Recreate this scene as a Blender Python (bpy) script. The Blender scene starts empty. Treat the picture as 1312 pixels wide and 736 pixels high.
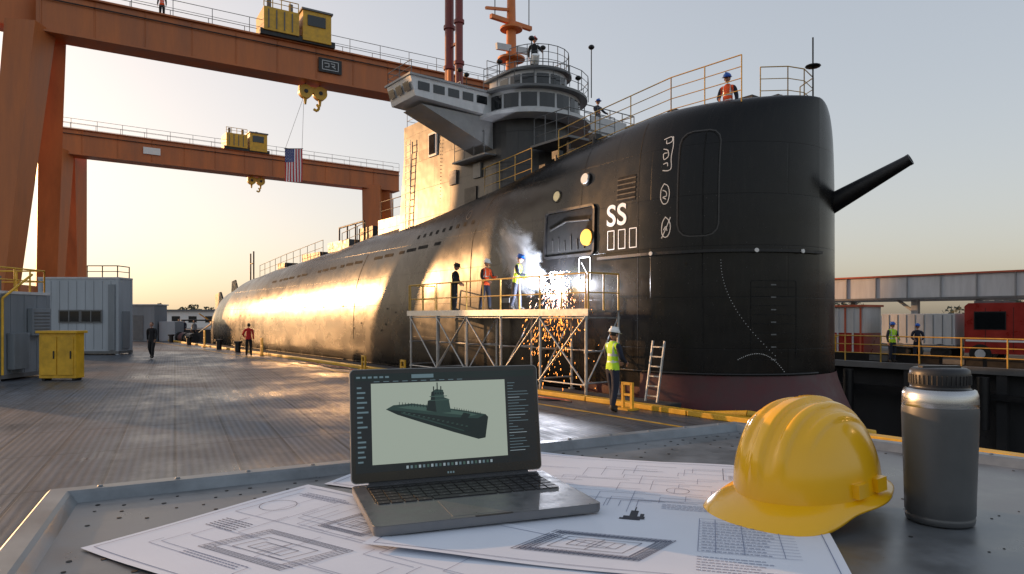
import bpy, math, random
from math import sin, cos, pi, radians, sqrt
from mathutils import Vector, Matrix
random.seed(7)
scene = bpy.context.scene
# ------------------------------------------------------------------ frames
DX, DY = -0.6056, 0.7958           # along the dock (towards the stern)
NX, NY = 0.7958, 0.6056            # across the dock
def W(s, n, z): return Vector((s*DX+n*NX, s*DY+n*NY, z))
F = Matrix.Rotation(math.atan2(DY, DX), 4, 'Z')
# ------------------------------------------------------------------ materials
def pmat(name, col, rough=0.5, metal=0.0, var=0.2, scale=3.0, bump=0.1, bdist=0.02, emit=None, estr=1.0, coat=0.0, streak=False, stretch=None, rvar=0.12):
    m = bpy.data.materials.new(name); m.use_nodes = True
    nt = m.node_tree; N = nt.nodes; Lk = nt.links
    b = N['Principled BSDF']
    b.inputs['Roughness'].default_value = rough
    b.inputs['Metallic'].default_value = metal
    b.inputs['Coat Weight'].default_value = coat
    tc = N.new('ShaderNodeTexCoord')
    mp = N.new('ShaderNodeMapping'); Lk.new(tc.outputs['Object'], mp.inputs['Vector'])
    if stretch: mp.inputs['Scale'].default_value = stretch
    if streak: mp.inputs['Scale'].default_value = (1, 1, 0.15)
    nz = N.new('ShaderNodeTexNoise'); nz.inputs['Scale'].default_value = scale; nz.inputs['Detail'].default_value = 6; nz.inputs['Roughness'].default_value = 0.65
    Lk.new(mp.outputs[0], nz.inputs['Vector'])
    cr = N.new('ShaderNodeValToRGB'); Lk.new(nz.outputs['Fac'], cr.inputs['Fac'])
    c = col
    cr.color_ramp.elements[0].position = 0.3; cr.color_ramp.elements[1].position = 0.7
    cr.color_ramp.elements[0].color = (c[0]*(1-var), c[1]*(1-var), c[2]*(1-var), 1)
    cr.color_ramp.elements[1].color = (min(1, c[0]*(1+var)), min(1, c[1]*(1+var)), min(1, c[2]*(1+var)), 1)
    Lk.new(cr.outputs[0], b.inputs['Base Color'])
    mr = N.new('ShaderNodeMapRange'); Lk.new(nz.outputs['Fac'], mr.inputs['Value'])
    mr.inputs['From Min'].default_value = 0.3; mr.inputs['From Max'].default_value = 0.7
    mr.inputs['To Min'].default_value = max(0.03, rough-rvar); mr.inputs['To Max'].default_value = min(1, rough+rvar)
    Lk.new(mr.outputs[0], b.inputs['Roughness'])
    if bump > 0:
        bp = N.new('ShaderNodeBump'); bp.inputs['Strength'].default_value = bump; bp.inputs['Distance'].default_value = bdist
        Lk.new(nz.outputs['Fac'], bp.inputs['Height']); Lk.new(bp.outputs[0], b.inputs['Normal'])
    if emit:
        b.inputs['Emission Color'].default_value = (*emit, 1); b.inputs['Emission Strength'].default_value = estr
    return m

def hull_mat(name, col, rough, dirt, spec=.5, dirtf=.4, wav=.22):
    m = pmat(name, col, rough, 0.0, 0.35, 0.8, 0.0, rvar=0.06)
    nt = m.node_tree; N = nt.nodes; Lk = nt.links; b = N['Principled BSDF']
    b.inputs['Specular IOR Level'].default_value = spec
    tc = [n for n in N if n.type == 'TEX_COORD'][0]
    sp = N.new('ShaderNodeSeparateXYZ'); Lk.new(tc.outputs['Object'], sp.inputs[0])
    cb = N.new('ShaderNodeCombineXYZ'); Lk.new(sp.outputs['X'], cb.inputs['X']); Lk.new(sp.outputs['Z'], cb.inputs['Y'])
    br = N.new('ShaderNodeTexBrick'); Lk.new(cb.outputs[0], br.inputs['Vector'])
    br.inputs['Scale'].default_value = 1.0; br.inputs['Brick Width'].default_value = 2.6; br.inputs['Row Height'].default_value = 1.25
    br.inputs['Mortar Size'].default_value = 0.010; br.inputs['Mortar Smooth'].default_value = 0.4
    br.inputs['Color1'].default_value = (1, 1, 1, 1); br.inputs['Color2'].default_value = (.8, .8, .8, 1); br.inputs['Mortar'].default_value = (0, 0, 0, 1)
    n1 = N.new('ShaderNodeTexNoise'); n1.inputs['Scale'].default_value = 0.8; n1.inputs['Detail'].default_value = 2
    Lk.new(cb.outputs[0], n1.inputs['Vector'])
    n2 = N.new('ShaderNodeTexNoise'); n2.inputs['Scale'].default_value = 14; n2.inputs['Detail'].default_value = 5
    mp = N.new('ShaderNodeMapping'); mp.inputs['Scale'].default_value = (1, .12, 1); Lk.new(cb.outputs[0], mp.inputs[0]); Lk.new(mp.outputs[0], n2.inputs['Vector'])
    b1 = N.new('ShaderNodeBump'); b1.inputs['Strength'].default_value = 0.4; b1.inputs['Distance'].default_value = 0.012
    Lk.new(br.outputs['Color'], b1.inputs['Height'])
    b2 = N.new('ShaderNodeBump'); b2.inputs['Strength'].default_value = wav; b2.inputs['Distance'].default_value = 0.12
    Lk.new(n1.outputs['Fac'], b2.inputs['Height']); Lk.new(b1.outputs[0], b2.inputs['Normal'])
    Lk.new(b2.outputs[0], b.inputs['Normal'])
    cr = [n for n in N if n.type == 'VALTORGB'][0]
    mx = N.new('ShaderNodeMixRGB'); mx.blend_type = 'MIX'
    r2 = N.new('ShaderNodeValToRGB'); r2.color_ramp.elements[0].position = 0.5; r2.color_ramp.elements[1].position = 0.85
    r2.color_ramp.elements[0].color = (0, 0, 0, 1); r2.color_ramp.elements[1].color = (dirtf, dirtf, dirtf, 1)
    Lk.new(n2.outputs['Fac'], r2.inputs[0]); Lk.new(r2.outputs[0], mx.inputs[0])
    Lk.new(cr.outputs[0], mx.inputs[1]); mx.inputs[2].default_value = (*dirt, 1)
    mm = N.new('ShaderNodeMixRGB'); mm.blend_type = 'MULTIPLY'; mm.inputs[0].default_value = 0.6
    Lk.new(mx.outputs[0], mm.inputs[1]); Lk.new(br.outputs['Color'], mm.inputs[2])
    Lk.new(mm.outputs[0], b.inputs['Base Color'])
    return m

M_HULL = hull_mat('hull_black_paint', (0.0055, 0.0055, 0.006), 0.27, (0.03, 0.026, 0.022), .27, .35, .14)
M_MAROON = pmat('antifouling_maroon', (0.065, 0.010, 0.014), 0.5, 0, .35, 2, .1)
M_TOWER = hull_mat('tower_grey_paint', (0.042, 0.040, 0.039), 0.36, (0.09, 0.075, 0.06), .45, .45, .2)
M_BRIDGE = pmat('bridge_light_grey', (0.52, 0.53, 0.54), .45, 0, .12, 4, .04, streak=True)
M_BRIDGE2 = pmat('bridge_mid_grey', (0.13, 0.135, 0.14), .45, 0, .15, 4, .04)
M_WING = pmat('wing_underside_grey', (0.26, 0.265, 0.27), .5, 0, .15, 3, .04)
M_BLACK = pmat('black_steel', (0.008, 0.008, 0.009), .5, 0, .3, 5, .05)
M_VOID = pmat('dark_recess', (0.002, 0.002, 0.002), .9, 0, .1, 5, 0)
M_GLASS = pmat('window_glass', (0.008, 0.010, 0.012), .08, 0, .1, 2, 0, coat=.2, rvar=.02)
M_ORANGE = pmat('crane_orange', (0.44, 0.13, 0.032), .45, 0, .28, .7, .06, streak=True)
M_ORANGE2 = pmat('mast_orange', (0.62, 0.17, 0.03), .45, 0, .15, 3, .03)
M_YELLOW = pmat('safety_yellow', (0.60, 0.34, 0.02), .45, 0, .25, 3, .05)
M_RAILY = pmat('rail_yellow', (0.55, 0.33, 0.06), .45, 0, .2, 5, 0)
M_STEEL = pmat('galvanised_steel', (0.42, 0.43, 0.44), .4, .6, .2, 8, .05)
M_WHITE = pmat('white_paint', (0.75, 0.75, 0.73), .5, 0, .06, 5, .03)
M_WCONT = pmat('cabin_white', (0.36, 0.40, 0.44), .5, 0, .12, 1.5, .03, streak=True)
M_GREYC = pmat('cabinet_grey', (0.20, 0.225, 0.25), .45, 0, .18, 1.5, .03, streak=True)
M_RED = pmat('red_paint', (0.30, 0.025, 0.018), .35, 0, .2, 2, .02)
M_REDS = pmat('red_stripe', (0.45, 0.10, 0.05), .5, 0, .1, 2, .02)
M_CREAM = pmat('cream_disc', (0.7, 0.55, 0.28), .5, 0, .1, 5, 0)
M_GOLD = pmat('amber_disc', (0.7, 0.36, 0.04), .4, 0, .1, 5, 0)
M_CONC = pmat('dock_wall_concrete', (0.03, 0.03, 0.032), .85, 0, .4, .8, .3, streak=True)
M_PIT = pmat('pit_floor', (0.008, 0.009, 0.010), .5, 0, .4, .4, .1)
M_QUAY = pmat('quay_paving', (0.14, 0.14, 0.14), .8, 0, .3, .5, .1)
M_SKIN = pmat('skin', (0.42, 0.22, 0.15), .5, 0, .06, 8, 0)
M_HAIR = pmat('hair', (0.02, 0.014, 0.01), .6, 0, .1, 20, 0)
M_EYE = pmat('eye', (0.02, 0.02, 0.02), .2, 0, 0, 5, 0)
M_LIP = pmat('lips', (0.3, 0.1, 0.08), .5, 0, 0, 5, 0)
M_NAVY = pmat('navy_cloth', (0.015, 0.02, 0.038), .85, 0, .3, 12, .3)
M_BLKC = pmat('black_cloth', (0.010, 0.010, 0.012), .85, 0, .3, 12, .3)
M_HIVIS = pmat('hivis_yellow', (0.50, 0.82, 0.03), .7, 0, .12, 10, .2)
M_HIORG = pmat('hivis_orange', (0.85, 0.10, 0.015), .7, 0, .12, 10, .2)
M_REDC = pmat('red_cloth', (0.55, 0.015, 0.015), .8, 0, .2, 10, .2)
M_REFL = pmat('reflective_tape', (0.55, 0.57, 0.57), .35, .3, .05, 10, 0)
M_BOOT = pmat('boots', (0.02, 0.016, 0.012), .6, 0, .2, 10, .1)
M_HWHITE = pmat('helmet_white', (0.8, 0.8, 0.78), .25, 0, .03, 5, 0)
M_HBLUE = pmat('helmet_blue', (0.01, 0.10, 0.45), .25, 0, .03, 5, 0)
M_HRED = pmat('helmet_red', (0.5, 0.03, 0.02), .25, 0, .03, 5, 0)
# ------------------------------------------------------------------ mesh builder
class MB:
    def __init__(s): s.v=[]; s.f=[]; s.m=[]; s.sm=[]; s.mats=[]
    def mi(s, m):
        if m not in s.mats: s.mats.append(m)
        return s.mats.index(m)
    def add(s, vs, fs, m, smooth=False):
        o=len(s.v); s.v += [tuple(v) for v in vs]; k=s.mi(m)
        for f in fs:
            s.f.append([i+o for i in f]); s.m.append(k); s.sm.append(smooth)
    def box2(s, a, b, m):
        x0,y0,z0=[min(a[i],b[i]) for i in range(3)]; x1,y1,z1=[max(a[i],b[i]) for i in range(3)]
        vs=[(x0,y0,z0),(x1,y0,z0),(x1,y1,z0),(x0,y1,z0),(x0,y0,z1),(x1,y0,z1),(x1,y1,z1),(x0,y1,z1)]
        s.add(vs,[(0,3,2,1),(4,5,6,7),(0,1,5,4),(1,2,6,5),(2,3,7,6),(3,0,4,7)],m)
    def bar(s, p0, p1, w, h, m, w2=None, h2=None, up=(0,0,1)):
        p0=Vector(p0); p1=Vector(p1); d=(p1-p0).normalized(); u=Vector(up)
        if abs(d.dot(u))>.98: u=Vector((1,0,0))
        r=d.cross(u).normalized(); u=r.cross(d)
        w2=w if w2 is None else w2; h2=h if h2 is None else h2
        vs=[]
        for p,a,b in ((p0,w,h),(p1,w2,h2)):
            for i,j in ((-1,-1),(1,-1),(1,1),(-1,1)): vs.append(p+r*(i*a/2)+u*(j*b/2))
        s.add(vs,[(0,1,2,3),(7,6,5,4),(0,4,5,1),(1,5,6,2),(2,6,7,3),(3,7,4,0)],m)
    def cyl(s, p0, p1, r0, m, r1=None, seg=10, cap=True):
        p0=Vector(p0); p1=Vector(p1); r1=r0 if r1 is None else r1
        d=(p1-p0).normalized(); u=Vector((0,0,1)) if abs(d.z)<.95 else Vector((1,0,0))
        a=d.cross(u).normalized(); b=d.cross(a)
        r0v=[p0+(a*cos(2*pi*i/seg)+b*sin(2*pi*i/seg))*r0 for i in range(seg)]
        r1v=[p1+(a*cos(2*pi*i/seg)+b*sin(2*pi*i/seg))*r1 for i in range(seg)]
        s.add(r0v+r1v,[(i,(i+1)%seg,seg+(i+1)%seg,seg+i) for i in range(seg)],m,True)
        if cap:
            s.add(r0v,[tuple(reversed(range(seg)))],m); s.add(r1v,[tuple(range(seg))],m)
    def tube(s, pts, r, m, seg=6):
        for a,b in zip(pts[:-1],pts[1:]): s.cyl(a,b,r,m,seg=seg,cap=True)
    def sph(s, c, r, m, seg=12, rings=8, fn=None, zmin=-1):
        if not hasattr(r,'__len__'): r=(r,r,r)
        vs=[]; fs=[]
        for j in range(rings+1):
            t=pi*j/rings
            for i in range(seg):
                p=2*pi*i/seg
                x,y,z=sin(t)*cos(p),sin(t)*sin(p),max(cos(t),zmin)
                v=Vector((x*r[0],y*r[1],z*r[2]))
                if fn: v=fn(v)
                vs.append(Vector(c)+v)
        for j in range(rings):
            for i in range(seg):
                fs.append((j*seg+i,(j+1)*seg+i,(j+1)*seg+(i+1)%seg,j*seg+(i+1)%seg))
        s.add(vs,fs,m,True)
    def prism(s, pts, z0, z1, m, smooth=False, capm=None):
        n=len(pts); area=sum(pts[i][0]*pts[(i+1)%n][1]-pts[(i+1)%n][0]*pts[i][1] for i in range(n))
        if area<0: pts=pts[::-1]
        lo=[(p[0],p[1],z0) for p in pts]; hi=[(p[0],p[1],z1) for p in pts]
        s.add(lo+hi,[(i,(i+1)%n,n+(i+1)%n,n+i) for i in range(n)],m,smooth)
        s.add(lo,[tuple(reversed(range(n)))],capm or m); s.add(hi,[tuple(range(n))],capm or m)
    def extr(s, pts, vec, m):
        n=len(pts); a=[Vector(p) for p in pts]; b=[p+Vector(vec) for p in a]
        s.add(a+b,[(i,(i+1)%n,n+(i+1)%n,n+i) for i in range(n)],m)
        s.add(a,[tuple(reversed(range(n)))],m); s.add(b,[tuple(range(n))],m)
    def ribbon(s, pts, w, nrm, m):
        nrm=Vector(nrm)
        for a,b in zip(pts[:-1],pts[1:]):
            a=Vector(a); b=Vector(b); d=(b-a)
            if d.length<1e-6: continue
            d.normalize(); r=d.cross(nrm).normalized()*w/2; a2=a-d*w*.4; b2=b+d*w*.4
            s.add([a2-r,b2-r,b2+r,a2+r],[(0,1,2,3)],m)
    def rail(s, pts, h, m, step=1.5, r=.022, n=3, seg=6):
        for k in range(1,n+1):
            s.tube([Vector(p)+Vector((0,0,h*k/n)) for p in pts], r if k==n else r*.75, m, seg)
        for a,b in zip(pts[:-1],pts[1:]):
            a=Vector(a); b=Vector(b); c=max(1,round((b-a).length/step))
            for i in range(c+1):
                p=a.lerp(b,i/c); s.cyl(p,p+Vector((0,0,h)),r,m,seg=seg)
    def finish(s, name, frame=False, M=None, bevel=0):
        me=bpy.data.meshes.new(name)
        if frame:
            vs=[(x,-y,z) for x,y,z in s.v]; fs=[f[::-1] for f in s.f]
        else: vs=s.v; fs=s.f
        me.from_pydata(vs,[],fs); me.update()
        for m in s.mats: me.materials.append(m)
        me.polygons.foreach_set('material_index',s.m); me.polygons.foreach_set('use_smooth',s.sm)
        ob=bpy.data.objects.new(name,me); scene.collection.objects.link(ob)
        if frame: ob.matrix_world=F
        elif M is not None: ob.matrix_world=M
        if bevel>0:
            bv=ob.modifiers.new('bevel','BEVEL'); bv.width=bevel; bv.segments=2; bv.limit_method='ANGLE'; bv.angle_limit=radians(50)
        return ob
# ------------------------------------------------------------------ camera
cam=bpy.data.cameras.new('camera'); co=bpy.data.objects.new('camera',cam); scene.collection.objects.link(co)
co.location=(0,0,2.05); co.rotation_euler=(pi/2,0,0); cam.lens=24; cam.sensor_width=36; cam.shift_y=0.0282
cam.clip_start=.05; cam.clip_end=8000; scene.camera=co
# ------------------------------------------------------------------ world and sun
SUN=Vector((-0.86,0.50,0)).normalized(); EL=radians(8.5)
w=bpy.data.worlds.new('World'); scene.world=w; w.use_nodes=True
nt=w.node_tree; bg=nt.nodes['Background']; sk=nt.nodes.new('ShaderNodeTexSky'); sk.sky_type='NISHITA'
sk.sun_disc=False; sk.sun_elevation=EL; sk.sun_rotation=math.atan2(SUN.x,SUN.y)
sk.air_density=1.0; sk.dust_density=3.0; sk.ozone_density=1.2
gm=nt.nodes.new('ShaderNodeGamma'); gm.inputs[1].default_value=.43; nt.links.new(sk.outputs[0],gm.inputs[0])
hs=nt.nodes.new('ShaderNodeHueSaturation'); hs.inputs['Saturation'].default_value=1.0; hs.inputs['Value'].default_value=3.15; nt.links.new(gm.outputs[0],hs.inputs['Color'])
wm=nt.nodes.new('ShaderNodeMixRGB'); wm.blend_type='MULTIPLY'; wm.inputs[0].default_value=1; wm.inputs[2].default_value=(1.04,.98,.98,1); nt.links.new(hs.outputs[0],wm.inputs[1])
nt.links.new(wm.outputs[0],bg.inputs[0]); bg.inputs[1].default_value=0.15
sl=bpy.data.lights.new('sun','SUN'); sl.energy=4.6; sl.angle=radians(.6); sl.color=(1,.52,.21)
so=bpy.data.objects.new('sun',sl); scene.collection.objects.link(so)
sd=Vector((SUN.x*cos(EL),SUN.y*cos(EL),sin(EL))); so.rotation_euler=sd.to_track_quat('Z','Y').to_euler()
scene.view_settings.view_transform='Standard'; scene.view_settings.look='None'; scene.view_settings.exposure=0
# ------------------------------------------------------------------ ground
def ground_mat():
    m=bpy.data.materials.new('dock_paving'); m.use_nodes=True; nt=m.node_tree; N=nt.nodes; L=nt.links; b=N['Principled BSDF']
    tc=N.new('ShaderNodeTexCoord')
    mp=N.new('ShaderNodeMapping'); mp.vector_type='POINT'; mp.inputs['Rotation'].default_value=(0,0,radians(11)); L.new(tc.outputs['Object'],mp.inputs[0])
    br=N.new('ShaderNodeTexBrick'); L.new(mp.outputs[0],br.inputs['Vector']); br.offset=0.0
    br.inputs['Scale'].default_value=1; br.inputs['Brick Width'].default_value=2.4; br.inputs['Row Height'].default_value=.8
    br.inputs['Mortar Size'].default_value=.022; br.inputs['Mortar Smooth'].default_value=.3
    br.inputs['Color1'].default_value=(1,1,1,1); br.inputs['Color2'].default_value=(.72,.72,.72,1); br.inputs['Mortar'].default_value=(.12,.12,.12,1)
    wv=N.new('ShaderNodeTexWave'); wv.wave_type='BANDS'; wv.bands_direction='Y'; wv.inputs['Scale'].default_value=3.0; wv.inputs['Distortion'].default_value=.1
    L.new(mp.outputs[0],wv.inputs[0])
    n1=N.new('ShaderNodeTexNoise'); n1.inputs['Scale'].default_value=.25; n1.inputs['Detail'].default_value=7; n1.inputs['Roughness'].default_value=.65; L.new(mp.outputs[0],n1.inputs[0])
    mp2=N.new('ShaderNodeMapping'); mp2.inputs['Scale'].default_value=(.3,2.0,1); L.new(mp.outputs[0],mp2.inputs[0])
    n2=N.new('ShaderNodeTexNoise'); n2.inputs['Scale'].default_value=2.2; n2.inputs['Detail'].default_value=8; n2.inputs['Roughness'].default_value=.7; L.new(mp2.outputs[0],n2.inputs[0])
    r1=N.new('ShaderNodeValToRGB'); L.new(n1.outputs['Fac'],r1.inputs[0]); r1.color_ramp.elements[0].position=.32; r1.color_ramp.elements[1].position=.68
    r1.color_ramp.elements[0].color=(.062,.077,.10,1); r1.color_ramp.elements[1].color=(.125,.145,.175,1)
    r2=N.new('ShaderNodeValToRGB'); L.new(n2.outputs['Fac'],r2.inputs[0]); r2.color_ramp.elements[0].position=.35; r2.color_ramp.elements[1].position=.68
    r2.color_ramp.elements[0].color=(.5,.5,.5,1); r2.color_ramp.elements[1].color=(1.2,1.2,1.2,1)
    def mul(a,bb,f=1):
        x=N.new('ShaderNodeMixRGB'); x.blend_type='MULTIPLY'; x.inputs[0].default_value=f; L.new(a,x.inputs[1]); L.new(bb,x.inputs[2]); return x.outputs[0]
    c=mul(r1.outputs[0],br.outputs['Color'],.85); c=mul(c,r2.outputs[0],.85); c=mul(c,wv.outputs['Color'],.45)
    L.new(c,b.inputs['Base Color'])
    mr=N.new('ShaderNodeMapRange'); L.new(n1.outputs['Fac'],mr.inputs[0]); mr.inputs['From Min'].default_value=.38; mr.inputs['From Max'].default_value=.62
    mr.inputs['To Min'].default_value=.24; mr.inputs['To Max'].default_value=.58
    ad=N.new('ShaderNodeMath'); ad.operation='MULTIPLY_ADD'; L.new(n2.outputs['Fac'],ad.inputs[0]); ad.inputs[1].default_value=.45; L.new(mr.outputs[0],ad.inputs[2])
    sb=N.new('ShaderNodeMath'); sb.operation='SUBTRACT'; L.new(ad.outputs[0],sb.inputs[0]); sb.inputs[1].default_value=.18; L.new(sb.outputs[0],b.inputs['Roughness'])
    h=mul(br.outputs['Color'],wv.outputs['Color'],.5)
    bp=N.new('ShaderNodeBump'); bp.inputs['Strength'].default_value=.35; bp.inputs['Distance'].default_value=.012; L.new(h,bp.inputs['Height'])
    b2=N.new('ShaderNodeBump'); b2.inputs['Strength'].default_value=.25; b2.inputs['Distance'].default_value=.02; L.new(n2.outputs['Fac'],b2.inputs['Height']); L.new(bp.outputs[0],b2.inputs['Normal'])
    L.new(b2.outputs[0],b.inputs['Normal']); return m
M_GROUND=ground_mat()
E0,E1,SL,SR=11.6,31.5,-30,110
g=MB()
def rect(mb,s0,s1,n0,n1,z,m): mb.add([(s0,n0,z),(s0,n1,z),(s1,n1,z),(s1,n0,z)],[(3,2,1,0)],m)
rect(g,-4000,4000,-4000,E0,0,M_GROUND); rect(g,-4000,4000,E1,4000,0,M_QUAY)
rect(g,SR,4000,E0,E1,0,M_QUAY); rect(g,-4000,SL,E0,E1,0,M_QUAY)
g.finish('ground',True)
p=MB()
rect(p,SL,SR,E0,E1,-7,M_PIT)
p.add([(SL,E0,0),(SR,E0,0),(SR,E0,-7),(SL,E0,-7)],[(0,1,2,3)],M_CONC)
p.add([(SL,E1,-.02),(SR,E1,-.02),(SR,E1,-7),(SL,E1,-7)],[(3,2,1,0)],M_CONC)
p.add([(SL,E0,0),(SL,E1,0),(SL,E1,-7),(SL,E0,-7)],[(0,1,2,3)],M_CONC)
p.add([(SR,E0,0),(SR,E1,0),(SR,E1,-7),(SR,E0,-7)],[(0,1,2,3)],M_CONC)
for i in range(40):
    s=SL+2+i*3.4
    p.box2((s,E1-.35,-7),(s+.35,E1-.003,-.25),M_CONC)
p.box2((SL+.01,E1-.4,-.25),(SR-.01,E1-.003,.0),M_QUAY)
p.box2((SL+.01,E1-.5,-1.25),(SR-.01,E1-.36,-1.0),M_BLACK)
for i in range(22):
    s=SL+3+i*5.3
    p.cyl((s,E1-.62,-2.4),(s,E1-.62,-.35),.22,M_BLACK,seg=10)
p.finish('dry_dock_pit',True)
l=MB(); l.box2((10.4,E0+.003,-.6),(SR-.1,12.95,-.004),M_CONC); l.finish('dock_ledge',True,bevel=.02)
k=MB()
s=-12.0
while s<95:
    k.box2((s,E0-.27,0.0),(s+2.97,E0-.02,.11),M_YELLOW); s+=3.0
k.finish('dock_edge_kerb',True,bevel=.015)
y=MB()
M_LINE=pmat('line_paint',(0.5,0.30,0.03),.6,0,.5,2.5,.1)
rect(y,-6,60,10.05,10.17,.004,M_LINE)
y.finish('painted_line',True)
# ------------------------------------------------------------------ submarine hull
NC=16.4; R0=3.1; ZC=0.8; ZK=-4.6
def lerp_tab(t,x):
    if x<=t[0][0]: return t[0][1]
    for (a,b),(c,d) in zip(t[:-1],t[1:]):
        if x<=c:
            u=(x-a)/(c-a); u=u*u*(3-2*u)*.5+u*.5
            return b+(d-b)*u
    return t[-1][1]
TZ=[(8.9,7.50),(12,7.52),(15,7.35),(18,7.12),(24,6.7),(30,6.35),(37,5.8),(45,5.4),(52,4.95),(58,4.2),(63,3.2),(67,2.3)]
TW=[(12,3.1),(45,3.1),(52,2.85),(58,2.25),(63,1.3),(67,.15)]
TP=[(12,7),(15,5.4),(20,3.2),(26,2.5),(67,2.2)]
def sa(a):
    if a>=12: return a, lerp_tab(TW,a)
    ph=min(pi/2,(12-a)/R0); return 12-R0*sin(ph), R0*cos(ph)
def hp(a,z,off=0.0,side=-1):
    def raw(a,z):
        s,wd=sa(a); zt=lerp_tab(TZ,s); pw=lerp_tab(TP,s)
        if z>=ZC: q=min(1,(z-ZC)/(zt-ZC)); f=(1-q**pw)**(1/pw)
        else: q=min(1,(ZC-z)/(ZC-ZK)); f=(1-q**2.2)**(1/2.2)
        return Vector((s,NC+side*wd*f,z))
    P=raw(a,z)
    if off:
        A=raw(a+.02,z)-raw(a-.02,z); B=raw(a,z+.02)-raw(a,z-.02); nn=A.cross(B).normalized()
        c=Vector((max(12,P.x),NC,z))
        if nn.dot(P-c)<0: nn=-nn
        P=P+nn*off
    return P
hull=MB()
stat=[]
for i in range(22): stat.append(12-R0*pi/2*(1-i/22)+.0005)
x=12.0
while x<67: stat.append(x); x+=.75
stat.append(66.99)
NS=72; rings=[]
for a in stat:
    s,wd=sa(a); zt=lerp_tab(TZ,s); pw=lerp_tab(TP,s); ring=[]
    for j in range(NS):
        t=2*pi*j/NS; c,sn=cos(t),sin(t)
        if sn>=0: P=pw; hh=zt-ZC
        else: P=2.2; hh=ZC-ZK
        e=2/P
        ring.append((s, NC+wd*math.copysign(abs(c)**e,c), ZC+hh*math.copysign(abs(sn)**e,sn)))
    rings.append(ring)
vs=[v for r in rings for v in r]; fb=[]; fm=[]
for i in range(len(rings)-1):
    for j in range(NS):
        f=(i*NS+j,(i+1)*NS+j,(i+1)*NS+(j+1)%NS,i*NS+(j+1)%NS)
        zz=sum(vs[q][2] for q in f)/4; ss=vs[f[0]][0]
        (fm if (zz<.28 and ss<13.6) else fb).append(f)
ih=hull.mi(M_HULL); im=hull.mi(M_MAROON)
hull.v+=vs
for f in fb: hull.f.append(list(f)); hull.m.append(ih); hull.sm.append(True)
for f in fm: hull.f.append(list(f)); hull.m.append(im); hull.sm.append(True)
FL=[]
for j,(zz,ex) in enumerate(((.60,.03),(.35,.08),(.05,.17),(-.4,.32),(-1.2,.5),(-2.6,.5),(-4.2,.1))):
    row=[]
    for i in range(31):
        ph=-pi/2+pi*i/30; r_=R0+ex*(.35+.65*cos(ph)**2)
        row.append((12-r_*cos(ph)-ex*.5*cos(ph), NC+r_*sin(ph), zz))
    FL.append(row)
hull.add([v for r in FL for v in r],[(j*31+i,j*31+i+1,(j+1)*31+i+1,(j+1)*31+i) for j in range(6) for i in range(30)],M_MAROON,True)
def patch(mb,a0,a1,z0,z1,off,m,side=-1,na=None,nz=4):
    na=na or max(2,int(abs(a1-a0)/.25)+1)
    v=[hp(a0+(a1-a0)*i/na,z0+(z1-z0)*j/nz,off,side) for i in range(na+1) for j in range(nz+1)]
    f=[(i*(nz+1)+j,(i+1)*(nz+1)+j,(i+1)*(nz+1)+j+1,i*(nz+1)+j+1) for i in range(na) for j in range(nz)]
    mb.add(v,f,m,True)
def stroke(mb,pts,wd,off,m):
    out=[]
    for (a0,z0),(a1,z1) in zip(pts[:-1],pts[1:]):
        L=math.hypot(a1-a0,z1-z0); n=max(1,int(L/.15))
        for i in range(n): out.append((a0+(a1-a0)*i/n,z0+(z1-z0)*i/n))
    out.append(pts[-1])
    for (a0,z0),(a1,z1) in zip(out[:-1],out[1:]):
        L=math.hypot(a1-a0,z1-z0)
        if L<1e-5: continue
        ta,tz=(a1-a0)/L,(z1-z0)/L; qa,qz=-tz*wd/2,ta*wd/2; ea,ez=ta*wd*.3,tz*wd*.3
        mb.add([hp(a0-ea+qa,z0-ez+qz,off),hp(a1+ea+qa,z1+ez+qz,off),hp(a1+ea-qa,z1+ez-qz,off),hp(a0-ea-qa,z0-ez-qz,off)],[(0,1,2,3)],m)
def rrect(a0,a1,z0,z1,r=.08):
    pts=[]
    for ca,cz,t0 in ((a1-r,z1-r,0),(a0+r,z1-r,90),(a0+r,z0+r,180),(a1-r,z0+r,270)):
        for q in range(4):
            t=radians(t0+q*30); pts.append((ca+r*cos(t),cz+r*sin(t)))
    return pts+[pts[0]]
def disc(mb,a,z,r,off,m,thick=.03):
    c=hp(a,z,0); d=(hp(a,z,.1)-c).normalized(); mb.cyl(c+d*(off-thick),c+d*off,r,m,seg=20)
def ring(mb,a,z,r,w_,off,m,n=20):
    stroke(mb,[(a+r*cos(2*pi*i/n),z+r*sin(2*pi*i/n)) for i in range(n+1)],w_,off,m)
M_SEAM=pmat('seam_dark',(0.002,0.002,0.002),.8,0,.1,5,0)
M_SEAML=pmat('seam_worn',(0.045,0.042,0.04),.5,0,.4,6,0)
stroke(hull,[(10.33,6.6),(10.33,.7)],.03,.004,M_SEAM)
stroke(hull,[(12.1,7.1),(12.1,.5)],.02,.004,M_SEAM)
stroke(hull,[(14.3,6.9),(14.3,.3)],.02,.004,M_SEAM)
stroke(hull,rrect(9.95,10.95,4.0,6.6,.3),.03,.006,M_SEAML)
stroke(hull,rrect(9.98,10.92,4.03,6.57,.3),.02,.009,M_SEAM)
stroke(hull,rrect(8.0,9.2,1.0,2.9,.05),.02,.006,M_SEAM)
for i in range(8): stroke(hull,[(8.0,1.2+i*.22),(9.2,1.2+i*.22)],.02,.006,M_SEAM)
n=40; P=[hp(7.15+(13.5-7.15)*i/n,3.62,.05) for i in range(n+1)]
for q in range(n): hull.bar(P[q],P[q+1],.10,.07,M_BLACK)
for q in (7.9,9.1,11.6): disc(hull,q,3.62,.05,.13,M_WHITE)
stroke(hull,[(19.4,6.35),(19.9,5.6),(20.1,4.8),(20.0,3.8),(19.9,2.4)],.05,.006,M_SEAM)
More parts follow.
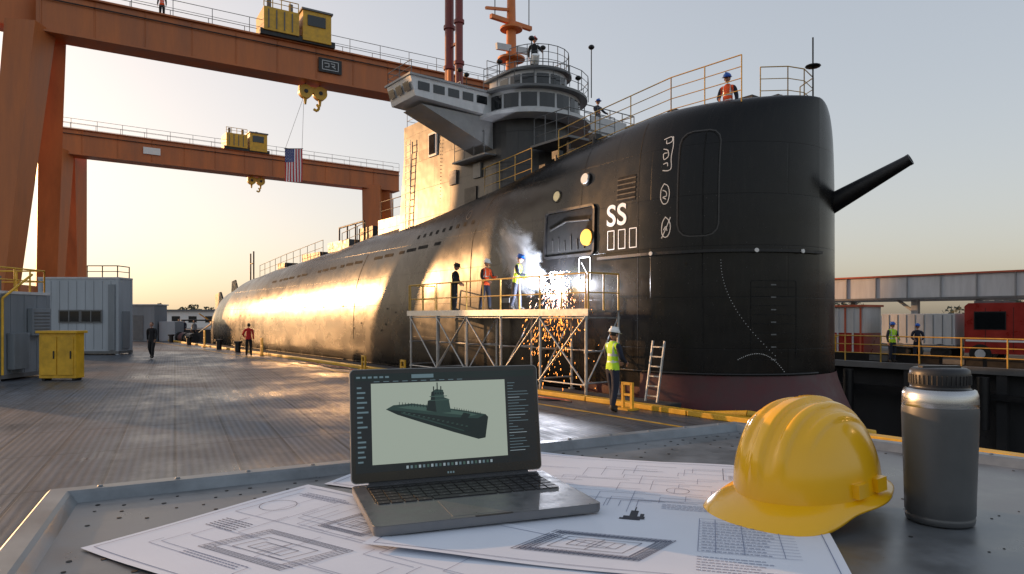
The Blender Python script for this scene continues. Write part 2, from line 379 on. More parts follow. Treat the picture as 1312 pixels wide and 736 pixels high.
stroke(hull,[(29.5,4.9),(29.7,3.5),(29.6,1.0)],.05,.006,M_SEAM)
# rectangular side opening with frame and machinery
patch(hull,13.78,15.75,3.85,5.08,.012,M_VOID)
fr=rrect(13.7,15.83,3.78,5.15,.12)
for (a0,z0),(a1,z1) in zip(fr[:-1],fr[1:]):
    A=hp(a0,z0,.03); B=hp(a1,z1,.03)
    if (A-B).length>1e-4: hull.bar(A,B,.07,.07,M_BLACK)
M_MACH=pmat('machinery_dark',(0.02,0.02,0.02),.5,0,.2,5,0)
for q in range(6):
    A=hp(14.1+q*.27,3.95,.02); B=hp(14.12+q*.27,4.2+.25*random.random(),.02); hull.cyl(A,B,.025,M_MACH,seg=6)
hull.tube([hp(13.9,4.75,.02),hp(14.9,4.8,.02),hp(15.6,4.6,.02)],.03,M_MACH)
disc(hull,15.42,5.62,.15,.03,M_CREAM); ring(hull,15.42,5.62,.17,.03,.035,M_SEAM)
disc(hull,13.95,4.25,.23,.10,M_GOLD,.06)
disc(hull,14.15,5.93,.15,.10,M_WHITE,.1); disc(hull,14.15,5.93,.19,.05,M_BLACK,.1)
patch(hull,12.2,12.85,5.08,5.75,.008,M_VOID)
for q in range(5): stroke(hull,[(12.2,5.15+q*.13),(12.85,5.15+q*.13)],.03,.02,M_BLACK)
for i in range(3):
    a1=13.18-i*.40; stroke(hull,[(a1,4.34),(a1-.24,4.34),(a1-.24,3.84),(a1,3.84),(a1,4.34)],.024,.012,M_WHITE)
def catm(pts,k=6):
    o=[]; n=len(pts)
    for i in range(n-1):
        p0=pts[max(0,i-1)]; p1=pts[i]; p2=pts[i+1]; p3=pts[min(n-1,i+2)]
        for j in range(k):
            t=j/k; o.append(tuple(.5*(2*p1[c]+(p2[c]-p0[c])*t+(2*p0[c]-5*p1[c]+4*p2[c]-p3[c])*t*t+(3*p1[c]-p0[c]-3*p2[c]+p3[c])*t**3) for c in (0,1)))
    return o+[pts[-1]]
def gl(pts): stroke(hull,[(11.30-x*.9,z) for x,z in catm(pts)],.022,.012,M_WHITE)
gl([(-.10,6.50),(.12,6.54),(.15,6.42),(.0,6.38),(-.02,6.46)]); gl([(.17,6.54),(.20,6.3),(.17,6.0),(.19,5.75),(.10,5.68),(-.06,5.70)])
gl([(-.08,6.25),(.05,6.20),(.08,6.05),(-.04,5.98),(-.07,6.12),(.04,6.14)]); gl([(-.05,5.86),(.06,5.88),(.08,5.80)])
gl([(.0,5.36),(.12,5.28),(.16,5.08),(.10,4.88),(-.02,4.86),(-.10,5.0),(-.09,5.22),(.0,5.36)]); gl([(-.04,5.2),(.06,5.15),(.07,5.05),(-.03,5.02),(.06,4.97)])
gl([(.05,4.52),(.16,4.42),(.20,4.25),(.14,4.06),(.02,4.02),(-.06,4.15),(-.04,4.38),(.05,4.52)]); gl([(-.06,4.0),(.06,4.22),(.20,4.50)]); gl([(.0,4.2),(.06,4.28),(.1,4.18)])
stroke(hull,rrect(13.85,14.3,3.05,3.7,.06),.035,.02,M_WHITE); stroke(hull,[(13.95,3.2),(14.2,3.55)],.02,.02,M_WHITE)
# limber slots
for i in range(20):
    a0=22.5+i*1.05; zz=4.78-i*.035
    if i in(6,13): continue
    patch(hull,a0,a0+(.85 if i%3 else .5),zz,zz+.13,.006,M_VOID,nz=2)
for i in range(9):
    patch(hull,20.3+i*.55,20.3+i*.55+.2,5.35-.015*i,5.5-.015*i,.006,M_VOID,nz=2)
ring(hull,20.9,5.75,.16,.03,.008,M_SEAML)
for i in range(22):
    a0=24+random.random()*38; zz=1.2+random.random()*2.2
    patch(hull,a0,a0+.14,zz,zz+.07,.006,M_VOID,nz=1)
for i in range(34):
    t=i/33; disc(hull,9.5-1.4*t,1.0+.28*sin(t*pi*.9)-.75*t*t,.009,.010,M_WHITE,.012)
for i in range(90):
    disc(hull,8+random.random()*5,.7+random.random()*4.5,.005+.007*random.random(),.006,M_SEAML)
for i in range(34): disc(hull,9.9-.0012*i*i,3.4-i*.07,.009,.010,M_BRIDGE,.012)
for i in range(7): stroke(hull,[(8.7,1.0+i*.3),(8.58,1.0+i*.3)],.03,.008,M_BRIDGE2)
for sx in (11.4,13.0): 
    for q in range(26): disc(hull,sx,1.0+q*.2,.009,.008,M_SEAML)
hull.tube([hp(7.3+i*.3,.64,.06) for i in range(20)],.03,M_BLACK)
# forward barrel
A=Vector((9.9,17.55,4.70)); B=Vector((7.42,17.9,5.88)); hull.cyl(A,B,.31,M_BLACK,.135,seg=28)
d=(B-A).normalized(); hull.cyl(B-d*.04,B+d*.03,.142,M_BLACK,seg=24); hull.cyl(B+d*.031,B+d*.033,.09,M_VOID,seg=16)
# deck fittings
hull.box2((10,15.2,7.42),(13.5,17.6,7.62),M_BLACK)
cx=(10.75,15.25); hull.cyl((cx[0],cx[1],7.1),(cx[0],cx[1],7.52),.46,M_BLACK,seg=24)
for (s0,n0,h) in ((12.2,14.9,.3),(13.6,14.7,.22),(15.0,14.6,.35),(16.3,14.9,.3),(17.2,15,.5),(18,15.1,.25),(9.6,15.6,.18),(11.6,14.9,.15)):
    z=lerp_tab(TZ,s0)-.12; hull.cyl((s0,n0,z-.1),(s0,n0,z+h*.7),.10,M_BLACK,seg=10); hull.box2((s0-.12,n0-.08,z+h*.5),(s0+.2,n0+.15,z+h),M_BLACK)
hull.cyl((9.4,17.0,7.3),(9.4,17.0,9.3),.02,M_BLACK,seg=6); hull.sph((9.4,17.0,8.55),(.2,.2,.05),M_BLACK)
hull.rail([(9.9,15.4,7.42),(9.45,15.9,7.42),(9.3,16.4,7.42),(9.5,17.2,7.42),(10.1,17.6,7.42)],.9,M_RAILY,.6,.014,3)
hull.rail([(9.9,14.6,7.3),(12,14.5,7.3),(15,14.6,7.1),(16.8,14.7,6.95)],1.15,M_RAILY,1.25,.016,4)
hull.rail([(18.2,14.7,6.75),(21,14.7,6.55),(24.2,14.9,6.35)],1.05,M_RAILY,1.0,.016,3)
hull.rail([(11,18.2,7.3),(16.5,18.2,7.1)],1.15,M_RAILY,1.5,.016,3)
def deckz(s): return lerp_tab(TZ,s)
hull.rail([(33,15.5,deckz(33)-.1),(36,15.5,deckz(36)-.1)],.9,M_BLACK,1.2,.02,2)
hull.box2((35.5,15.7,deckz(36)-.1),(38.5,17.1,deckz(36)+.45),M_BRIDGE2); hull.box2((33.2,16,deckz(34)-.1),(34.9,16.9,deckz(34)+.8),M_BLACK)
for q in range(4): hull.cyl((34+q*1.1,15.9,deckz(35)),(34+q*1.1,15.9,deckz(35)+1.2),.05,M_BLACK,seg=6)
hull.tube([(34,15.9,7.15),(37.3,15.9,7.1)],.05,M_BLACK)
hull.rail([(38.5,15.4,deckz(38.5)-.1),(45,15.5,deckz(45)-.1),(51,15.6,deckz(51)-.1)],.85,M_BLACK,1.2,.018,2)
hull.box2((40,15.8,deckz(41)-.1),(43,16.9,deckz(41)+.35),M_BLACK); hull.box2((46.5,15.9,deckz(47)-.1),(48,16.8,deckz(47)+.4),M_BLACK)
for q in (55.2,56.0): hull.cyl((q,16.4,deckz(q)-.2),(q,16.4,deckz(q)+2.6),.06,M_BLACK,seg=8)
hull.tube([(55.2,16.4,6.2),(56,16.4,6.2)],.05,M_BLACK)
hull.extr([(59,16.35,3.7),(61.5,16.35,3.4),(61.2,16.35,5.0),(60.2,16.35,5.1)],(0,.1,0),M_BLACK)
hull.extr([(63,16.3,2.6),(66.4,16.3,2.2),(66.5,16.3,4.0),(64.8,16.3,4.2)],(0,.14,0),M_BLACK)
hull.extr([(64,15.8,1.6),(67.5,15.8,1.6),(67.5,13.6,1.6),(65.4,13.2,1.6)],(0,0,.12),M_BLACK)
hull.cyl((66.8,16.4,1.4),(68.2,16.4,1.4),.4,M_BLACK,.15,seg=14)
for q in range(5):
    t=2*pi*q/5; c_=Vector((67.8,16.4,1.4)); dd=Vector((0,cos(t),sin(t))); hull.bar(c_+dd*.15,c_+dd*1.5,.08,.5,M_GOLD,.05,.35,up=(1,0,0))
# ------------------------------------------------------------------ conning tower
def stad(s0,s1,r,nc=NC,n=22):
    pts=[(s0+r-r*cos(t),nc+r*sin(t)) for t in [(-pi/2+pi*i/n) for i in range(n+1)]]
    return pts+[(s1,nc+r),(s1,nc-r)]
def sprism(s0,s1,r,z0,z1,m,n=22): hull.prism(stad(s0,s1,r,NC,n),z0,z1,m)
T=stad(18.75,27.8,1.75); T2=stad(18.95,27.4,1.65)
nT=len(T); area=sum(T[i][0]*T[(i+1)%nT][1]-T[(i+1)%nT][0]*T[i][1] for i in range(nT))
if area<0: T=T[::-1]; T2=T2[::-1]
lo=[(p_[0],p_[1],5.2) for p_ in T]; hi=[(p_[0],p_[1],9.2) for p_ in T2]
hull.add(lo+hi,[(i,(i+1)%nT,nT+(i+1)%nT,nT+i) for i in range(nT)],M_TOWER)
hull.add(hi,[tuple(range(nT))],M_TOWER)
hull.box2((22.8,NC-1.64,9.203),(27.42,NC+1.64,10.5),M_TOWER)
hull.rail([(22.9,NC-1.55,10.5),(27.3,NC-1.55,10.5),(27.3,NC+1.55,10.5)],.9,M_BRIDGE,1.1,.015,3)
hull.box2((27.6,15,5.8),(30.5,17.8,6.7),M_TOWER)
hull.rail([(27.9,15.1,6.7),(30.4,15.1,6.7)],.9,M_BLACK,1.0,.02,2)
n_=NC-1.70
hull.box2((24.5,n_-.02,8.75),(25.15,n_+.1,9.75),M_WHITE); hull.box2((24.6,n_-.05,8.85),(25.05,n_-.021,9.65),M_GLASS)
for q in range(13): hull.bar((26.6,n_-.10,6.0+q*.3),(27.0,n_-.10,6.0+q*.3),.03,.03,M_BRIDGE)
for q in (26.6,27.0): hull.bar((q,n_-.10,5.9),(q,n_-.08,9.8),.03,.03,M_BRIDGE)
for q in (21.2,22.9): hull.box2((q,n_-.07,7.3),(q+.5,n_+.05,7.85),M_BRIDGE2)
hull.box2((21.5,n_-.06,6.2),(22.3,n_+.05,7.0),M_BLACK)
hull.rail([(20.4,n_-.45,8.0),(22.4,n_-.45,8.0)],.8,M_BRIDGE2,.6,.014,2); hull.box2((20.3,n_-.5,7.93),(22.5,n_,7.99),M_BRIDGE2)
for q in range(30): hull.cyl((24.2,n_-.02,6.0+q*.15),(24.2,n_+.02,6.0+q*.15),.015,M_BRIDGE2,seg=6)
sprism(18.1,23.0,2.3,9.205,9.33,M_BRIDGE)
sprism(18.5,22.9,1.9,9.333,10.15,M_BRIDGE)
sprism(18.2,23.1,2.15,10.152,10.24,M_BRIDGE2)
def winband(s0,r,z0,z1,cnt,s1):
    for i in range(cnt):
        t0=-pi/2+pi*(i+.07)/cnt; t1=-pi/2+pi*(i+.93)/cnt
        cs=s0+r; o=.015
        A=[(cs-(r+o)*cos(t),NC+(r+o)*sin(t)) for t in (t0,(t0+t1)/2,t1)]
        for (x0,y0),(x1,y1) in zip(A[:-1],A[1:]): hull.add([(x0,y0,z0),(x1,y1,z0),(x1,y1,z1),(x0,y0,z1)],[(0,1,2,3)],M_GLASS)
    k=cs+.1
    while k+.55<s1:
        for sg in (-1,1): hull.box2((k,NC+sg*(r-.05),z0),(k+.5,NC+sg*(r+.015),z1),M_GLASS)
        k+=.65
winband(18.5,1.9,9.52,10.02,9,22.9)
sprism(18.9,21.4,1.2,10.243,11.0,M_BRIDGE); winband(18.9,1.2,10.42,10.86,7,21.4)
sprism(18.7,21.6,1.35,11.002,11.08,M_BRIDGE2)
def railpoly(pts,z,h,m,step=.8): hull.rail([(a_,b_,z) for a_,b_ in pts],h,m,step,.014,3)
railpoly(stad(18.8,21.5,1.25,NC,10),11.08,.8,M_BRIDGE2)
railpoly(stad(18.15,23.0,2.2,NC,10),10.24,.75,M_BRIDGE2,.9)
hull.extr([(20.3,14.65,9.34),(20.3,11.35,9.50),(20.3,11.15,10.15),(20.3,14.65,10.15)],(1.7,0,0),M_BRIDGE)
hull.box2((20.22,11.1,10.152),(22.08,14.7,10.22),M_WING)
hull.extr([(20.5,14.72,8.2),(20.5,11.7,9.33),(20.5,14.72,9.33)],(1.3,0,0),M_WING)
for q in range(5): hull.box2((20.28,11.45+q*.6,9.72),(20.35,11.9+q*.6,10.0),M_GLASS)
for q in range(3): hull.add([(20.42+q*.54,11.27-.045,9.7),(20.82+q*.54,11.27-.045,9.7),(20.82+q*.54,11.18-.045,9.98),(20.42+q*.54,11.18-.045,9.98)],[(0,1,2,3)],M_GLASS)
hull.rail([(20.3,11.2,10.22),(22.0,11.2,10.22),(22.0,14.3,10.22)],.45,M_BRIDGE2,.8,.014,2)
hull.box2((19.4,18.2,9.21),(21.8,21.2,9.33),M_BRIDGE); hull.rail([(19.4,18.3,9.33),(19.4,21.1,9.33),(21.8,21.1,9.33)],.95,M_BRIDGE2,.7,.02,3)
hull.box2((19.35,18.6,9.333),(19.42,20.6,9.9),M_BRIDGE)
for q in (18.6,19.6): hull.bar((19.6,18.0,8.2),(19.6,q+1.3,9.2),.08,.08,M_BRIDGE2)
hull.box2((16.9,15.2,8.0),(18.9,17.6,8.08),M_BRIDGE2); hull.rail([(18.8,15.3,8.08),(17,15.3,8.08),(17,17.5,8.08)],.95,M_BRIDGE2,.7,.016,3)
hull.bar((17.2,15.5,7.0),(17.2,15.5,8),.1,.1,M_BLACK); hull.bar((17.2,17.3,7.0),(17.2,17.3,8),.1,.1,M_BLACK)
mx_,my_=21.6,16.4
hull.cyl((mx_,my_,10.2),(mx_,my_,15.5),.25,M_ORANGE2,.15,seg=12)
for zz,rr in ((12.2,.55),(13.4,.45)): hull.cyl((mx_,my_,zz),(mx_,my_,zz+.08),rr,M_ORANGE2,seg=16)
hull.bar((mx_,my_-1.0,13.7),(mx_,my_+1.0,13.7),.16,.16,M_ORANGE2); hull.bar((mx_,my_,14.2),(mx_-.1,my_-1.3,13.9),.10,.10,M_ORANGE2)
hull.bar((mx_-.1,my_-.8,12.55),(mx_-.1,my_+.8,12.7),.12,.25,M_BRIDGE)
for q in (-.8,.1,.9): hull.cyl((mx_,my_+q,13.7),(mx_,my_+q,15.2),.02,M_BLACK,seg=6)
hull.bar((22.3,16.0,10.5),(25,15.2,11.2),.14,.14,M_ORANGE2); hull.bar((24.5,15.3,10.5),(24.5,15.3,12.4),.14,.14,M_ORANGE2)
M_PERI=pmat('mast_maroon',(0.20,0.035,0.03),.45,0,.2,3,.03)
for q,rr in ((25.1,.17),(25.9,.2)):
    hull.cyl((q,16.2,10.4),(q,16.2,17.5),rr,M_PERI,seg=14)
    for zz in (11.4,13.0,14.8): hull.cyl((q,16.2,zz),(q,16.2,zz+.15),rr+.06,M_PERI,seg=14)
hull.bar((25.1,16.2,14.0),(25.9,16.2,14.0),.1,.1,M_PERI)
for (s0,n0,z0,h) in ((19.2,15.5,11.08,1.0),(20.6,17.2,11.08,1.5),(21.3,15.6,11.08,.8),(18.6,17.9,10.24,1.9),(22.7,15.0,10.24,1.4),(23.5,15.2,10.5,1.6),(19.0,17.6,9.33,1.7)):
    hull.cyl((s0,n0,z0),(s0,n0,z0+h),.02,M_BLACK,seg=6); hull.sph((s0,n0,z0+h),(.12,.12,.09),M_BLACK,8,6)
hull.cyl((20.3,16.4,11.08),(20.3,16.4,11.5),.35,M_BRIDGE2,seg=14); hull.box2((22.0,15.6,10.24),(22.9,17.2,11.0),M_BRIDGE2)
hull.cyl((18.75,15.3,11.0),(18.6,15.2,11.25),.14,M_WHITE,seg=12)
sub=hull.finish('submarine',True)
cu=bpy.data.curves.new('SS','FONT'); cu.body='SS'; cu.size=.80; cu.offset=.014; cu.space_character=1.05
to=bpy.data.objects.new('tmp',cu); scene.collection.objects.link(to)
bpy.context.view_layer.update()
me=bpy.data.meshes.new_from_object(to.evaluated_get(bpy.context.evaluated_depsgraph_get()))
bpy.data.objects.remove(to)
tm=MB(); xs=[v.co.x for v in me.vertices]
tm.add([hp(13.22-(v.co.x-min(xs)),4.48+v.co.y,.014) for v in me.vertices],[tuple(q.vertices) for q in me.polygons],M_WHITE)
t_=tm.finish('hull_lettering',True); t_.parent=sub; t_.matrix_parent_inverse=sub.matrix_world.inverted()
# ------------------------------------------------------------------ scaffold
sc=MB(); S0,S1,Q0,Q1=12.5,21.5,11.85,13.0; DZ=2.15
posts=[12.5,14.3,16.1,17.9,19.7,21.5]
for i,q in enumerate(posts):
    for n0 in (Q0,Q1):
        sc.cyl((q,n0,.02),(q,n0,DZ),.038,M_STEEL,seg=8); sc.cyl((q,n0,0),(q,n0,.03),.09,M_STEEL,seg=8)
        for zz in (.3,1.15,2.0): sc.cyl((q,n0,zz-.04),(q,n0,zz+.04),.055,M_STEEL,seg=8)
    for zz in (.35,1.15,2.0): sc.cyl((q,Q0,zz),(q,Q1,zz),.024,M_STEEL,seg=6)
for n0 in (Q0,Q1):
    for zz in ((.3,2.0) if n0==Q0 else (1.1,2.0)): sc.cyl((S0,n0,zz),(S1,n0,zz),.024,M_STEEL,seg=6)
for i in range(5):
    a_,b_=posts[i],posts[i+1]
    if i in(0,2,4,3): sc.cyl((a_,Q0-.03,.3),(b_,Q0-.03,2.0),.024,M_STEEL,seg=6)
    if i in(0,1,3): sc.cyl((b_,Q0-.05,.3),(a_,Q0-.05,2.0),.024,M_STEEL,seg=6)
    sc.cyl((a_,Q0,.3),(a_,Q1,2.0),.02,M_STEEL,seg=6)
for q in range(4):
    sc.box2((S0-.15,Q0-.06+q*.3,DZ),(S1+.15,Q0+.22+q*.3,DZ+.045),pmat('scaffold_plank%d'%q,(0.30-.03*q,0.25-.02*q,0.19),.7,0,.3,6,.2) )
sc.box2((S0-.15,Q0-.085,DZ-.10),(S1+.15,Q0-.062,DZ+.08),M_STEEL)
sc.rail([(S0,Q0-.02,DZ),(S1,Q0-.02,DZ)],.98,M_RAILY,.9,.024,2)
sc.rail([(S1+.1,Q0-.02,DZ),(S1+.1,Q1-.1,DZ)],.98,M_RAILY,.6,.024,2)
sc.rail([(S0-.1,Q0-.02,DZ),(S0-.1,Q1-.1,DZ)],.98,M_RAILY,.6,.024,2)
sc.finish('scaffold',True)
wu=MB(); wu.box2((16.5,12.5,DZ+.09),(16.95,12.8,DZ+.5),M_BLACK); wu.box2((16.53,12.47,DZ+.3),(16.92,12.499,DZ+.45),M_BRIDGE2)
for a_ in (16.55,16.9):
    for b_ in (12.55,12.75): wu.cyl((a_,b_,DZ+.046),(a_,b_,DZ+.1),.03,M_BLACK,seg=8)
wu.tube([(16.5,12.6,DZ+.35),(16.2,12.5,DZ+.08),(15.6,12.6,DZ+.07),(15.2,12.7,DZ+.3),(14.9,12.95,DZ+.6)],.018,M_BLACK)
wu.finish('welding_machine',True)
# hoses and cables lying on the dock beside the scaffold
hz=MB()
for k_,(n0,am) in enumerate(((10.9,.10),(10.75,.16))):
    pts=[(12+.35*i,n0+am*sin(i*.7+k_*2)+.05*sin(i*1.9),.018) for i in range(50)]
    hz.tube(pts,.017,M_BLACK if k_ else M_RED,6)
hz.finish('air_hose',True)
ld=MB()
for q in (10.72,11.08): ld.bar((q,12.45,0.01),(q,12.72,1.45),.05,.03,M_STEEL)
for i in range(6):
    t=.1+i*.16; ld.bar((10.72,12.45+.27*t,1.45*t),(11.08,12.45+.27*t,1.45*t),.035,.03,M_STEEL)
ld.finish('ladder',True)
def stand(name,s,n,h=.6):
    b=MB(); 
    for q in (-.13,.13): b.bar((s+q,n,.0),(s+q,n,h),.06,.06,M_YELLOW)
    b.bar((s-.13,n,h-.03),(s+.13,n,h-.03),.06,.06,M_YELLOW); b.bar((s-.13,n,h*.55),(s+.13,n,h*.55),.05,.05,M_YELLOW)
    b.box2((s-.2,n-.15,0),(s+.2,n+.15,.04),M_YELLOW); b.finish(name,True)
stand('yellow_stand',10.35,11.05,.6); stand('yellow_stand',20.8,11.15,.55); stand('yellow_stand',24,11.2,.55); stand('yellow_stand',36.0,11.1,.9); stand('yellow_stand',48,11.1,1.1)
cl=MB(); cl.box2((5.6,11.35,.11),(6.1,11.6,.15),M_WHITE); cl.cyl((5.85,11.47,.15),(5.85,11.47,.3),.06,M_WHITE,seg=12); cl.tube([(5.6,11.47,.38),(5.75,11.47,.31),(5.95,11.47,.31),(6.1,11.47,.38)],.045,M_WHITE,8); cl.finish('mooring_cleat',True)
fd=MB(); fd.tube([(9.4,12.3,-.12),(8.4,12.6,-.02),(7.4,13.1,-.12),(6.4,13.9,-.3)],.09,M_YELLOW,10)
for q in((9.4,12.3,-.12),(7.4,13.1,-.12)): fd.cyl(q,(q[0],q[1],-7),.06,M_BLACK,seg=8)
fd.finish('yellow_fender_boom',True)
fd=MB(); fd.tube([(1.2,13.6,-.4),(2.2,14.5,-.2),(3.0,15.5,-.5)],.10,M_YELLOW,10); fd.cyl((2.2,14.5,-.2),(2.2,14.5,-7),.08,M_BLACK,seg=8); fd.finish('yellow_fender_boom',True)
# ------------------------------------------------------------------ gantry cranes
def crane(P1,P2,zb,hb,wb,ext,legs,trol,hookz,cabsign,flagcab):
    b=MB(); P1=Vector((*P1,0)); P2=Vector((*P2,0)); d=(P2-P1).normalized(); pr=Vector((-d.y,d.x,0))
    def P(t,o,z): return P1+(P2-P1)*t+pr*o+Vector((0,0,z))
    b.bar(P(-.02,0,zb+hb/2),P(ext,0,zb+hb/2),wb,hb,M_ORANGE)
    for q in range(12):
        t=-.01+(ext)*q/12; b.bar(P(t,-wb/2-.02,zb+.1),P(t,-wb/2-.02,zb+hb-.1),.05,.06,M_ORANGE)
    b.bar(P(-.02,-wb/2-.06,zb+.04),P(ext,-wb/2-.06,zb+.04),.2,.1,M_ORANGE); b.bar(P(-.02,-wb/2-.06,zb+hb),P(ext,-wb/2-.06,zb+hb),.24,.1,M_ORANGE)
    b.tube([P(-.01,-wb/2-.12,zb+hb*.8),P(ext,-wb/2-.12,zb+hb*.8)],.04,M_BLACK,5)
    for sg in (-1,1): b.rail([P(-.01,sg*wb/2,zb+hb+.05),P(ext,sg*wb/2,zb+hb+.05)],1.0,M_BRIDGE2,2.2,.022,2,5)
    for (top,foot,w0,w1) in legs:
        b.bar((*top,zb+.3),(*foot,0),w0,w0,M_ORANGE,w1,w1)
        b.box2((foot[0]-1.0,foot[1]-1.0,0),(foot[0]+1.0,foot[1]+1.0,.9),M_ORANGE)
    t=trol; z=zb+hb
    b.bar(P(t,-.1,z+1.05)-d*2.4,P(t,-.1,z+1.05)-d*.15,2.4,1.5,M_YELLOW)
    b.bar(P(t,-.2,z+1.15)+d*.1,P(t,-.2,z+1.15)+d*2.0,2.2,2.0,M_YELLOW)
    b.bar(P(t,-.2,z+2.2)+d*.0,P(t,-.2,z+2.2)+d*2.1,2.4,.12,M_BRIDGE2)
    b.bar(P(t,-1.0,z+.2)-d*2.6,P(t,-1.0,z+.2)+d*2.3,.4,.35,M_BLACK)
    b.bar(P(t,-1.33,z+1.5)+d*.4,P(t,-1.33,z+1.5)+d*1.6,.06,.7,M_GLASS)
    b.rail([P(t,-1.3,z+1.8)-d*2.4,P(t,-1.3,z+1.8)-d*.2],.6,M_YELLOW,.55,.03,2)
    for q in (-2.1,-1.6,-1.1,-.6): b.bar(P(t,-1.33,z+.45)+d*q,P(t,-1.33,z+1.65)+d*q,.06,.06,M_BRIDGE2)
    for q in (-2.0,-.6,.9): b.cyl(P(t,-.9,z+1.9)+d*q,P(t,-.9,z+2.4)+d*q,.15,M_BRIDGE2,seg=8)
    h=P(t,0,0)+d*1.1
    for q in (-.5,.5):
        c=h+d*q; b.cyl((c.x,c.y,zb+.1),(c.x,c.y,hookz+1.1),.04,M_BLACK,seg=6)
        b.cyl(Vector((c.x,c.y,hookz+.9))-pr*.22,Vector((c.x,c.y,hookz+.9))+pr*.22,.46,M_YELLOW,seg=18)
        b.cyl(Vector((c.x,c.y,hookz+.9))-pr*.26,Vector((c.x,c.y,hookz+.9))+pr*.26,.14,M_BLACK,seg=12)
        b.cyl((c.x,c.y,hookz+.5),(c.x,c.y,hookz+.05),.13,M_YELLOW,.07,seg=8)
    b.bar(h+Vector((0,0,hookz+1.05))-d*.95,h+Vector((0,0,hookz+1.05))+d*.95,.36,.4,M_YELLOW)
    b.tube([h+Vector((.3,0,hookz+.1)),h+Vector((.45,0,hookz-.15)),h+Vector((.3,0,hookz-.35)),h+Vector((.08,0,hookz-.22))],.09,M_YELLOW,8)
    c=P(cabsign,-wb/2-.12,zb+hb*.5); m=M_BLACK if flagcab else M_WHITE
    b.bar(c-d*.8,c+d*.8,.06,.95 if flagcab else .7,m)
    if flagcab:
        cc=c-pr*.05
        for pts in ([(-.55,.3),(.55,.3),(.55,-.3),(-.55,-.3),(-.55,.3)],[(-.4,.12),(-.1,.15),(-.1,-.1),(-.35,-.12)],[(.05,.15),(.3,.15),(.3,0),(.1,-.02),(.35,-.15)]):
            b.ribbon([cc+d*x_+Vector((0,0,z_)) for x_,z_ in pts],.045,pr,M_BRIDGE)
    return b,h,d,pr
b,h,d,pr=crane((-26.6,39),(-7.35,51),18,2.3,1.6,1.36,
   [((-27,38.3),(-28.4,37.4),1.7,1.1),((-27.1,40.2),(-29.8,43.5),1.3,1.0),((-1.2,54.2),(-1.0,53.5),1.5,1.1),((-1.6,55.8),(-2.2,58.5),1.5,1.1)],.62,16.5,.71,True)
b.bar((-27,40.0,19.2),(-33.5,33.5,19.4),1.4,2.0,M_ORANGE)
b.bar((-28.2,38.0,3.5),(-29.5,42.8,3.5),.6,.7,M_ORANGE)
b.tube([Vector((-28.1,37.0,1+q*1.2)) + Vector((0.09*q,.06*q,0)) for q in range(14)],.05,M_BLACK)
b.finish('gantry_crane')
hk=Vector((h.x-1.25,h.y,0))
fl=MB()
M_FR=pmat('flag_red',(0.55,0.03,0.04),.8,0,.05,6,.1); M_FW=pmat('flag_white',(0.8,0.8,0.8),.8,0,.05,6,.1); M_FB=pmat('flag_blue',(0.03,0.05,0.22),.8,0,.05,6,.1)
FW,FH=1.2,2.25; ztop=13.5
def fp(u,v,off=0): 
    wv=.07*sin(u*7+v*3)*(.3+v); return Vector((hk.x-FW/2+u*FW, hk.y-.2+wv-off, ztop-v*FH))
for i in range(13):
    m=M_FR if i%2==0 else M_FW
    for j in range(10):
        u0,u1=i/13,(i+1)/13; v0,v1=j/10,(j+1)/10
        m2=M_FB if (i<7 and j<4) else m
        fl.add([fp(u0,v1),fp(u1,v1),fp(u1,v0),fp(u0,v0)],[(0,1,2,3)],m2,True)
for r_ in range(9):
    for c_ in range(6 if r_%2==0 else 5):
        u=(.04+.085*c_+(0 if r_%2==0 else .042)); v=.03+.042*r_
        if u>.52: continue
        ce=fp(u,v,.012); 
        st=[]
        for q in range(10):
            rr=.034 if q%2==0 else .014; st.append(ce+Vector((rr*sin(q*pi/5),0,rr*cos(q*pi/5))))
        fl.add(st,[tuple(range(10))],M_FW)
fl.bar(fp(0,0)+Vector((-.05,0,.02)),fp(1,0)+Vector((.05,0,.02)),.04,.04,M_BLACK)
for u in (0.02,.98): fl.cyl(fp(u,0),(h.x-.6,h.y,17.2),.012,M_BLACK,seg=5)
fl.finish('hanging_flag')
b,h2,d2,pr2=crane((-45.5,67),(-15,88.3),18,2.5,1.8,1.0,
   [((-44.6,67),(-44.9,66),2.0,1.5),((-45.2,70),(-46.6,73),2.0,1.4),((-17.6,86.2),(-17.3,84.5),2.2,1.7),((-16.5,87.8),(-15.6,90),1.8,1.4)],.50,16.6,.24,False)
b.finish('gantry_crane')
# ------------------------------------------------------------------ left yard objects
def cabin(x0,x1,y0,y1,z1,m,wins,rib=True):
    b=MB(); b.box2((x0,y0,.12),(x1,y1,z1),m)
    for xx in (x0,x1-.12):
        for yy in (y0,y1-.12): b.box2((xx-.02,yy-.02,0),(xx+.14,yy+.14,z1+.04),m)
    b.box2((x0-.03,y0-.03,z1),(x1+.03,y1+.03,z1+.09),M_BRIDGE); b.box2((x0-.03,y0-.03,.06),(x1+.03,y1+.03,.2),M_BRIDGE2)
    if rib:
        n=int((x1-x0)/.6)
        for i in range(1,n): b.box2((x0+i*(x1-x0)/n-.02,y0-.025,.22),(x0+i*(x1-x0)/n+.02,y0-.002,z1-.03),m)
        n=int((y1-y0)/.6)
        for i in range(1,n): b.box2((x1+.002,y0+i*(y1-y0)/n-.02,.22),(x1+.025,y0+i*(y1-y0)/n+.02,z1-.03),m)
    for (a0,a1,z0,z2) in wins:
        b.box2((a0-.07,y0-.06,z0-.07),(a1+.07,y0-.03,z2+.07),M_BRIDGE2); b.box2((a0,y0-.075,z0),(a1,y0-.061,z2),M_GLASS)
        b.box2(((a0+a1)/2-.03,y0-.09,z0),((a0+a1)/2+.03,y0-.076,z2),M_BRIDGE2)
    return b
b=cabin(-24.9,-20.7,35.9,37.2,4.0,M_WCONT,[(-23.75,-22.75,1.75,2.3),(-22.6,-21.6,1.75,2.3)],False)
